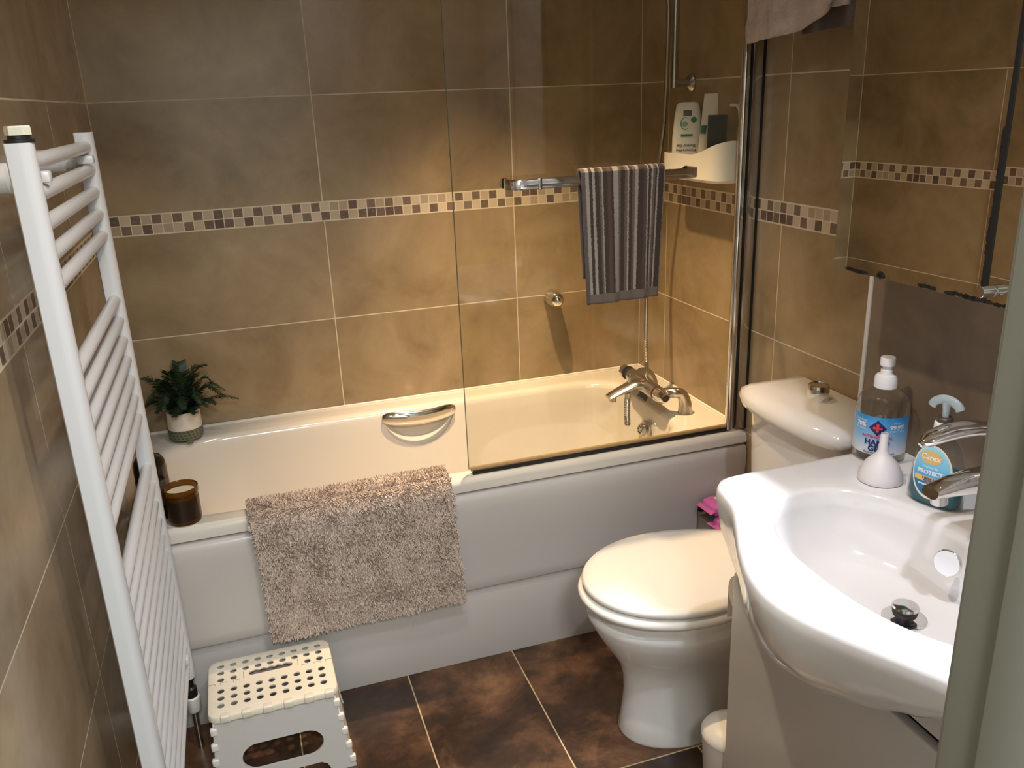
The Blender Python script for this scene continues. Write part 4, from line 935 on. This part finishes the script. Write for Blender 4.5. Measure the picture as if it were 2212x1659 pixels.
SO = thing('hand_soap_bottle', 'clear pump bottle of teal hand soap beside the basin tap', 'bottle', (1.405, -1.697, BZ))
soc = Vector((1.405, -1.697, BZ)); sa = atan2(-2.70-soc.y, 0.34-soc.x)-0.45
nd = Vector((cos(sa), sin(sa), 0)); wd_ = Vector((-sin(sa), cos(sa), 0))
SP = [(0.0, 0.038, 0.020), (0.003, 0.043, 0.024), (0.014, 0.046, 0.026), (0.035, 0.045, 0.0255), (0.07, 0.041, 0.0245), (0.095, 0.037, 0.023), (0.108, 0.032, 0.0205), (0.117, 0.022, 0.017), (0.121, 0.0135, 0.0135), (0.124, 0.0135, 0.0135)]
def sring(h, a, b, e=2.4):
    return [soc+Vector((0, 0, h+0.0005))+wd_*a*math.copysign(abs(cos(t))**(2/e), cos(t))+nd*b*math.copysign(abs(sin(t))**(2/e), sin(t)) for t in [2*pi*k/48 for k in range(48)]]
bm = BM(); loft(bm, [sring(*s) for s in SP]); obj('bottle_body', bm, glass_mat('soap_plastic', (0.93, 0.96, 0.97)), SO)
bm = BM(); loft(bm, [sring(h+0.002, a-0.002, b-0.002) for h, a, b in ((0.0, 0.038, 0.020), (0.003, 0.043, 0.024), (0.014, 0.046, 0.026), (0.035, 0.045, 0.0255), (0.060, 0.0422, 0.0248))])
mt, nt, b = new_mat('teal_soap'); b.inputs['Base Color'].default_value = (0.003, 0.13, 0.17, 1); b.inputs['Roughness'].default_value = 0.1; b.inputs['Transmission Weight'].default_value = 0.35; obj('soap', bm, mt, SO)
def sf(u, v, d=0.0):
    for (h0, a0, b0_), (h1_, a1, b1_) in zip(SP, SP[1:]):
        if v <= h1_: k = (v-h0)/(h1_-h0); a = blend(a0, a1, k); bb_ = blend(b0_, b1_, k); break
    bb_ = bb_*max(0.0, 1-(abs(u)/a)**2.4)**(1/2.4)
    return soc+Vector((0, 0, v))+wd_*(u)+nd*(bb_+0.0007+d)
s0 = lambda u, v: sf(-u if False else u, v); 
# viewer's right is +u along wd_ (label faces the doorway)
def shp(bm, fn, cx_, cy_, rx, ry, d, n=36, rings_=4):
    f_ = lambda u, v: sf(u, v, d)
    cen = bm.verts.new(f_(cx_, cy_)); prev = None
    for r_ in range(1, rings_+1):
        ring = [bm.verts.new(f_(cx_+rx*r_/rings_*cos(2*pi*k/n), cy_+ry*r_/rings_*sin(2*pi*k/n))) for k in range(n)]
        for k in range(n):
            j = (k+1) % n
            if prev: bm.faces.new((prev[k], prev[j], ring[j], ring[k]))
            else: bm.faces.new((cen, ring[k], ring[j]))
        prev = ring
bm = BM(); shp(bm, None, 0, 0.063, 0.033, 0.047, 0.0); obj('label_border', bm, M('label_cream', (0.74, 0.70, 0.55), 0.4), SO)
bm = BM(); shp(bm, None, 0, 0.064, 0.030, 0.0435, 0.0004)
mt, nt, b = new_mat('soap_label'); tc = nt.nodes.new('ShaderNodeTexCoord'); sx = nt.nodes.new('ShaderNodeSeparateXYZ'); nt.links.new(tc.outputs['Object'], sx.inputs[0]); N = NT(nt)
nt.links.new(N.ramp(N.m('MULTIPLY', sx.outputs[2], 10.0), (0.2, (0.005, 0.10, 0.22)), (0.46, (0.01, 0.16, 0.33)), (0.5, (0.04, 0.36, 0.66)), (1.0, (0.30, 0.66, 0.80))), b.inputs['Base Color']); b.inputs['Roughness'].default_value = 0.3; obj('label_front', bm, mt, SO)
bm = BM(); shp(bm, None, -0.002, 0.089, 0.0185, 0.0115, 0.0008); obj('gold_oval', bm, M('gold_oval', (0.72, 0.45, 0.13), 0.4), SO); bm = BM(); patch(bm, lambda u, v: sf(u, v, 0.0008), -0.026, 0.028, 0.046, 0.055, 20, 1); obj('gold_badge', bm, M('gold_print', (0.72, 0.50, 0.16), 0.4), SO)
tx = lambda s, dx, v0: (lambda u, v: sf(u+dx, v0+v, 0.0013))
word(SO, WPR, 'Carex', 0.0130, tx(0, -0.002, 0.0855), 0.0003); word(SO, WPR, 'ADVANCED', 0.0050, tx(0, 0.0, 0.0705), 0.0); word(SO, WPR, 'PROTECT', 0.0098, tx(0, 0.0, 0.0600), 0.0004); word(SO, WPR, 'MARINE MINERALS', 0.0042, tx(0, 0.0, 0.0395), 0.0002)
word(SO, NAVY, '5 HOUR SKIN', 0.0046, tx(0, 0.002, 0.0505), 0.0002); word(SO, NAVY, 'PROTECTION', 0.0040, tx(0, 0.003, 0.0468), 0.0002)
bm = BM(); lathe(bm, soc, [(0.0150, 0.1248), (0.0155, 0.127), (0.0150, 0.146), (0.0135, 0.148)], 32); obj('collar', bm, WHITEP, SO)
bm = BM(); lathe(bm, soc, [(0.0125, 0.1482), (0.0125, 0.154), (0.011, 0.156)], 32); obj('clip_ring', bm, M('brown_ring', (0.07, 0.05, 0.035), 0.4), SO)
CP = M('clear_blue_plastic', (0.62, 0.74, 0.75), 0.15, trans=0.5, ior=1.4)
bm = BM(); lathe(bm, soc, [(0.0050, 0.1562), (0.0052, 0.166), (0.0065, 0.174), (0.0075, 0.182)], 18)
S = spline([soc+Vector((0, 0, 0.170))-wd_*0.024, soc+Vector((0, 0, 0.178))-wd_*0.020, soc+Vector((0, 0, 0.1845))-wd_*0.008, soc+Vector((0, 0, 0.185))+wd_*0.006, soc+Vector((0, 0, 0.179))+wd_*0.018, soc+Vector((0, 0, 0.172))+wd_*0.023], 5)
tube(bm, S, [0.0045]*len(S), 12, ry=0.0075); obj('pump_head', bm, CP, SO)

# ------------------------------------------------------------ mirror cabinet with two doors
MC = thing('mirror_cabinet', 'two-door mirror cabinet on the wall above the washbasin', 'mirror cabinet', (1.44, -1.78, 1.228))
MIR = M('mirror', (0.86, 0.87, 0.85), 0.004, 1.0)
CZ0, CZ1, CY0, CYM, CY1 = 1.228, 1.885, -2.09, -1.763, -1.437
bm = BM(); box(bm, 1.392, XB-0.001, CY0+0.004, CY1-0.004, CZ0+0.004, CZ1-0.004, 0.001); obj('carcass', bm, GLOSSW, MC)
def mdoor(ya, yb, rot, pivot):
    bm = BM(); box(bm, 1.3705, 1.388, ya, yb, CZ0, CZ1, 0.0005, 1, rz=rot, rc=pivot); d = obj('door', bm, M('door_edge', (0.30, 0.34, 0.30), 0.3), MC)
    bm = BM(); box(bm, 1.3690, 1.3703, ya+0.0004, yb-0.0004, CZ0+0.0004, CZ1-0.0004, rz=rot, rc=pivot); mm = obj('mirror_pane', bm, MIR, d)
    return d, Matrix.Rotation(rot, 4, 'Z')
def rp(v, rot, pivot): c = Vector(pivot); return c+Matrix.Rotation(rot, 3, 'Z') @ (Vector(v)-c)
R1 = radians(1.6); P1 = (1.38, CY1, 0); R2 = radians(-1.5); P2 = (1.38, CY0, 0)
d1, _ = mdoor(CYM+0.004, CY1, R1, P1); d2, _ = mdoor(CY0, CYM-0.004, R2, P2)
for k, (d, rot, pv, yk) in enumerate(((d2, R2, P2, CYM-0.040),)):
    bm = BM(); a0 = rp((1.3688, yk, 1.258), rot, pv); ax = Matrix.Rotation(rot, 3, 'Z') @ Vector((-1, 0, 0))
    lathe(bm, a0, [(0.0065, 0), (0.0065, 0.010), (0.0085, 0.011), (0.0085, 0.026), (0.007, 0.0265), (0.007, 0.029), (0.0085, 0.0295), (0.0085, 0.050), (0.008, 0.0505)], 24, ax); obj('knob', bm, CHROME, d)
# desilvered black spots along the lower mirror edges and the meeting stile
SPOT = M('mirror_rot', (0.015, 0.012, 0.010), 0.5); rnd = random.Random(11)
bm = BM()
def blot(y, z, rot, pv, ry, rz_):
    vs = []
    for k in range(14):
        a = 2*pi*k/14; vs.append(bm.verts.new(rp((1.36865, y+ry*cos(a)*(0.75+0.5*rnd.random()), z+rz_*sin(a)*(0.75+0.5*rnd.random())), rot, pv)))
    bm.faces.new(vs)
for y0, n_, w_ in ((-1.500, 5, 0.012), (-1.555, 1, 0.009), (-1.66, 4, 0.010), (-1.72, 4, 0.012), (-1.745, 3, 0.010)):
    for k in range(n_): blot(y0-0.009*(k-n_/2), CZ0+0.003+0.002*rnd.random(), R1, P1, w_*(0.5+0.4*rnd.random()), 0.0035)
blot(-1.556, CZ0+0.006, R1, P1, 0.008, 0.007)
for k in range(26): blot(CYM+0.0065+0.001*rnd.random(), CZ0+0.02+k*0.009+0.003*rnd.random(), R1, P1, 0.0019+0.002*(5 < k < 12), 0.007)
o = obj('mirror_rot', bm, SPOT, d1, smooth=False, kind='stuff')
bm = BM()
for k in range(8): blot(CYM-0.010-0.016*k, CZ0+0.003+0.001*rnd.random(), R2, P2, 0.009, 0.003)
obj('mirror_rot', bm, SPOT, d2, smooth=False, kind='stuff')
bm = BM(); box(bm, 1.376, 1.391, CYM-0.004, CYM+0.004, CZ0+0.001, CZ1-0.001); obj('door_gap_shade', bm, BLACK, MC)  # black strip put in for the shade inside the gap between the doors

# ------------------------------------------------------------ bath towel hanging at the right wall
HK = thing('towel_hook', 'chrome towel ring bracket on the right wall above the cistern', 'towel rail', (1.699, -0.93, 1.93))
bm = BM(); tube(bm, [(1.698, -0.79, 1.93), (1.62, -0.79, 1.93), (1.605, -0.80, 1.93), (1.600, -0.815, 1.93), (1.600, -1.07, 1.93), (1.605, -1.085, 1.93), (1.62, -1.095, 1.93), (1.698, -1.095, 1.93)], 0.008, 12); obj('bar', bm, CHROME, HK)
for y in (-0.79, -1.095):
    bm = BM(); lathe(bm, (1.6995, y, 1.93), [(0.022, 0), (0.022, 0.005), (0.012, 0.008)], 24, (-1, 0, 0)); obj('wall_plate', bm, CHROME, HK)
mt, nt, b = new_mat('beige_towel'); N = NT(nt); tc = nt.nodes.new('ShaderNodeTexCoord')
nz = N.noise(tc.outputs['Object'], 28, 6, 0.65, 0.5); nt.links.new(N.ramp(nz, (0.3, (0.46, 0.36, 0.30)), (0.7, (0.66, 0.54, 0.46))), b.inputs['Base Color'])
b.inputs['Roughness'].default_value = 0.95; b.inputs['Sheen Weight'].default_value = 0.3
bp = nt.nodes.new('ShaderNodeBump'); bp.inputs['Strength'].default_value = 0.9; bp.inputs['Distance'].default_value = 0.008
nt.links.new(N.m('ADD', N.noise(tc.outputs['Object'], 60, 5, 0.65, 0.8), N.m('MULTIPLY', N.noise(tc.outputs['Object'], 500, 2), 0.2)), bp.inputs['Height']); nt.links.new(bp.outputs[0], b.inputs['Normal'])
def bath_towel(s, t):
    tot = 0.30+0.03+0.26; d = t*tot; y = blend(-0.770, -1.10, s)
    low = 1.648+0.010*s+0.048*max(0, (s-0.45)/0.55)**1.8   # front hem climbs to the right
    L = 1.940-low
    if t < 0.52: k = 1-t/0.52; z = 1.940-L*k; x = 1.590
    elif t < 0.56: a = (t-0.52)/0.04*pi; z = 1.940+0.010*sin(a); x = 1.600-0.010*cos(a); k = 0
    else: k = (t-0.56)/0.44; z = 1.940-0.24*k; x = 1.611
    x += k*(0.012*sin(s*9+1.0)+0.005*sin(s*23+t*6))*(1 if t < 0.54 else 0.3)
    if t < 0.10: x -= 0.006*sin(t/0.10*pi)
    if t >= 0.54: y = blend(-0.80, -1.12, s)
    return Vector((x, y, z))
bt = sheet('bath_towel', bath_towel, 60, 70, 0.010, mt, at=(1.60, -0.94, 1.94)); tag(bt, 'thick beige bath towel hanging at the top beside the shower screen', 'towel')
def towel_b(s, t):
    y = blend(-0.94, -1.145, s); low = 1.655+0.012*s*s
    z = blend(low, 1.925, t); return Vector((1.632+0.006*sin(s*12)*(1-t), y, z))
DKT = M('brown_towel', (0.085, 0.055, 0.045), 0.95, sheen=0.3, bump=0.8, bscale=300)
bt2 = sheet('bath_towel', towel_b, 30, 40, 0.008, DKT, at=(1.632, -1.04, 1.90)); tag(bt2, 'dark brown towel hanging behind the thick beige one', 'towel')

# ------------------------------------------------------------ plant, bottle and candle on the bath corners
PL = thing('potted_fern', 'dark green fern in a two-tone pot on the far left corner of the bathtub', 'potted plant', (0.118, -0.098, 0.587))
pc = Vector((0.118, -0.098, 0.587))
bm = BM(); lathe(bm, pc, [(0.038, 0.042), (0.050, 0.0445), (0.049, 0.085), (0.0475, 0.098), (0.045, 0.098), (0.044, 0.088), (0.001, 0.086)], 48); obj('pot_upper', bm, M('pot_white', (0.66, 0.60, 0.53), 0.55), PL)
bm = BM(); lathe(bm, pc, [(0.030, 0.010), (0.045, 0.011), (0.050, 0.018), (0.0508, 0.044), (0.040, 0.0443)], 48)
for k in range(3):
    a = 2*pi*k/3-1.3; box(bm, pc.x+0.034*cos(a)-0.009, pc.x+0.034*cos(a)+0.009, pc.y+0.034*sin(a)-0.009, pc.y+0.034*sin(a)+0.009, pc.z+0.0002, pc.z+0.014, 0.003)
mt, nt, b = new_mat('pot_green'); N = NT(nt); tc = nt.nodes.new('ShaderNodeTexCoord'); sx = nt.nodes.new('ShaderNodeSeparateXYZ'); nt.links.new(tc.outputs['Object'], sx.inputs[0])
an = N.m('ARCTAN2', sx.outputs[1], sx.outputs[0]); zz = sx.outputs[2]
zr_ = N.m('FLOOR', N.m('MULTIPLY', zz, 110.0)); wv = N.m('SINE', N.m('ADD', N.m('MULTIPLY', an, 26.0), N.m('MULTIPLY', zr_, 1.57)))
zl_ = N.m('SINE', N.m('MULTIPLY', zz, 110.0*2*pi)); pt_ = N.m('GREATER_THAN', N.m('ADD', N.m('MULTIPLY', wv, 0.6), N.m('MULTIPLY', zl_, 0.6)), 0.25)
nt.links.new(N.mix(pt_, (0.115, 0.135, 0.085), (0.035, 0.050, 0.035)), b.inputs['Base Color']); b.inputs['Roughness'].default_value = 0.4; obj('pot_base', bm, mt, PL)
bm = BM(); lathe(bm, pc, [(0.0435, 0.0862), (0.0435, 0.0885), (0.02, 0.0925), (0.001, 0.094)], 30); obj('soil', bm, M('soil', (0.015, 0.010, 0.007), 0.95), PL)
FM = M('fern_green', (0.011, 0.030, 0.010), 0.5, var=0.4, vscale=40); rnd = random.Random(5)
frs = [(-1.9, 0.12, 0.10), (0.35, 0.06, 0.14), (-0.1, 0.155, 0.045), (-0.35, 0.12, 0.09), (-0.55, 0.14, 0.10), (2.9, 0.10, 0.12), (1.4, 0.05, 0.15), (-1.2, 0.07, 0.15), (-2.5, 0.10, 0.10), (-2.9, 0.09, 0.07), (-0.8, 0.10, 0.06), (-1.6, 0.08, 0.05), (0.1, 0.10, 0.11), (-2.2, 0.07, 0.13), (-0.2, 0.08, 0.15), (-1.0, 0.11, 0.09), (-2.0, 0.04, 0.15), (-1.45, 0.10, 0.08), (-0.5, 0.05, 0.09), (-2.7, 0.05, 0.12), (-1.75, 0.085, 0.035), (-1.1, 0.08, 0.03), (-0.45, 0.10, 0.05), (-2.4, 0.08, 0.05), (2.6, 0.08, 0.09), (3.1, 0.10, 0.05), (-0.65, 0.07, 0.13), (0.0, 0.12, 0.09)]
for an_, rch, hgt in frs:
    bm = BM(); dv = Vector((cos(an_), sin(an_), 0)); b0 = pc+Vector((0, 0, 0.090))+dv*0.012
    if pc.y+dv.y*rch > -0.012: rch = abs((-0.012-pc.y)/dv.y)*0.9
    if pc.x+dv.x*rch < 0.012: rch = abs((0.012-pc.x)/dv.x)*0.9
    NF = 15; C_ = [b0, b0+dv*rch*0.30+Vector((0, 0, hgt*0.60)), b0+dv*rch*0.65+Vector((0, 0, hgt*0.92)), b0+dv*rch+Vector((0, 0, hgt*(0.55 if hgt < 0.12 else 0.95)))]
    S = spline(C_, NF); tube(bm, S, [0.0013*(1-0.7*i/len(S)) for i in range(len(S))], 5)
    for i in range(2, len(S)-1):
        t_ = (S[i+1]-S[i-1]).normalized(); sd = t_.cross(Vector((0, 0, 1))).normalized(); nr = sd.cross(t_)
        k = i/(len(S)-1); ln = 0.044*sin(pi*(0.15+0.85*k))**0.7*(1-0.55*k)+0.004
        for sg in (-1, 1):
            dirv = (sd*sg*0.85+t_*0.6+nr*rnd.uniform(-0.35, 0.05)).normalized(); w2 = t_*0.0026*(1-0.4*k)
            o0 = S[i]; pts_ = [o0-w2*0.5, o0+w2*0.5, o0+dirv*ln*0.35+w2*1.0, o0+dirv*ln*0.7+w2*0.6, o0+dirv*ln, o0+dirv*ln*0.66-w2*0.7, o0+dirv*ln*0.33-w2*0.9]
            for q_ in pts_: q_.y = min(q_.y, -0.004); q_.x = max(q_.x, 0.004)
            vs = [bm.verts.new(q_) for q_ in pts_]; bm.faces.new(vs[:5]); bm.faces.new((vs[0], vs[4], vs[5], vs[6]))
    obj('frond', bm, FM, PL, smooth=False)

CD = thing('candle_jar', 'amber glass candle jar on the near left corner of the bathtub', 'candle', (0.132, -0.672, 0.587))
cc = Vector((0.132, -0.672, 0.5873))
AMB = M('amber_glass', (0.22, 0.085, 0.012), 0.12, trans=0.75, ior=1.3)
bm = BM(); lathe(bm, cc, [(0.034, 0.0), (0.037, 0.002), (0.0385, 0.010), (0.0390, 0.078), (0.0410, 0.079), (0.0412, 0.092), (0.0395, 0.0925), (0.0375, 0.090), (0.0370, 0.012), (0.034, 0.008), (0.001, 0.007)], 48, cap1=False); obj('jar', bm, AMB, CD)
bm = BM(); lathe(bm, cc, [(0.0365, 0.0085), (0.0366, 0.077), (0.001, 0.0772)], 40); obj('wax', bm, M('wax', (0.80, 0.70, 0.50), 0.5), CD, label='cream wax')
bm = BM(); lathe(bm, cc, [(0.0375, 0.0095), (0.0392, 0.012)], 40, cap0=False, cap1=False); lathe(bm, cc, [(0.0394, 0.012), (0.0396, 0.066)], 48, cap0=False, cap1=False); obj('label_band', bm, M('dark_band', (0.022, 0.012, 0.006), 0.25), CD)
BO = thing('dark_bottle', 'tall dark bottle behind the candle at the wall end of the bathtub', 'bottle', (0.066, -0.618, 0.587))
bc = Vector((0.066, -0.618, 0.5872))
bm = BM(); lathe(bm, bc, [(0.036, 0), (0.038, 0.003), (0.0385, 0.13), (0.036, 0.148), (0.030, 0.158), (0.020, 0.162), (0.001, 0.163)], 40); obj('bottle_body', bm, M('black_glass', (0.012, 0.008, 0.006), 0.15), BO)
bm = BM(); lathe(bm, bc, [(0.0387, 0.040), (0.0389, 0.105)], 40, cap0=False, cap1=False); obj('label_band', bm, M('label_dark', (0.060, 0.045, 0.038), 0.45, var=0.5, vscale=120), BO)
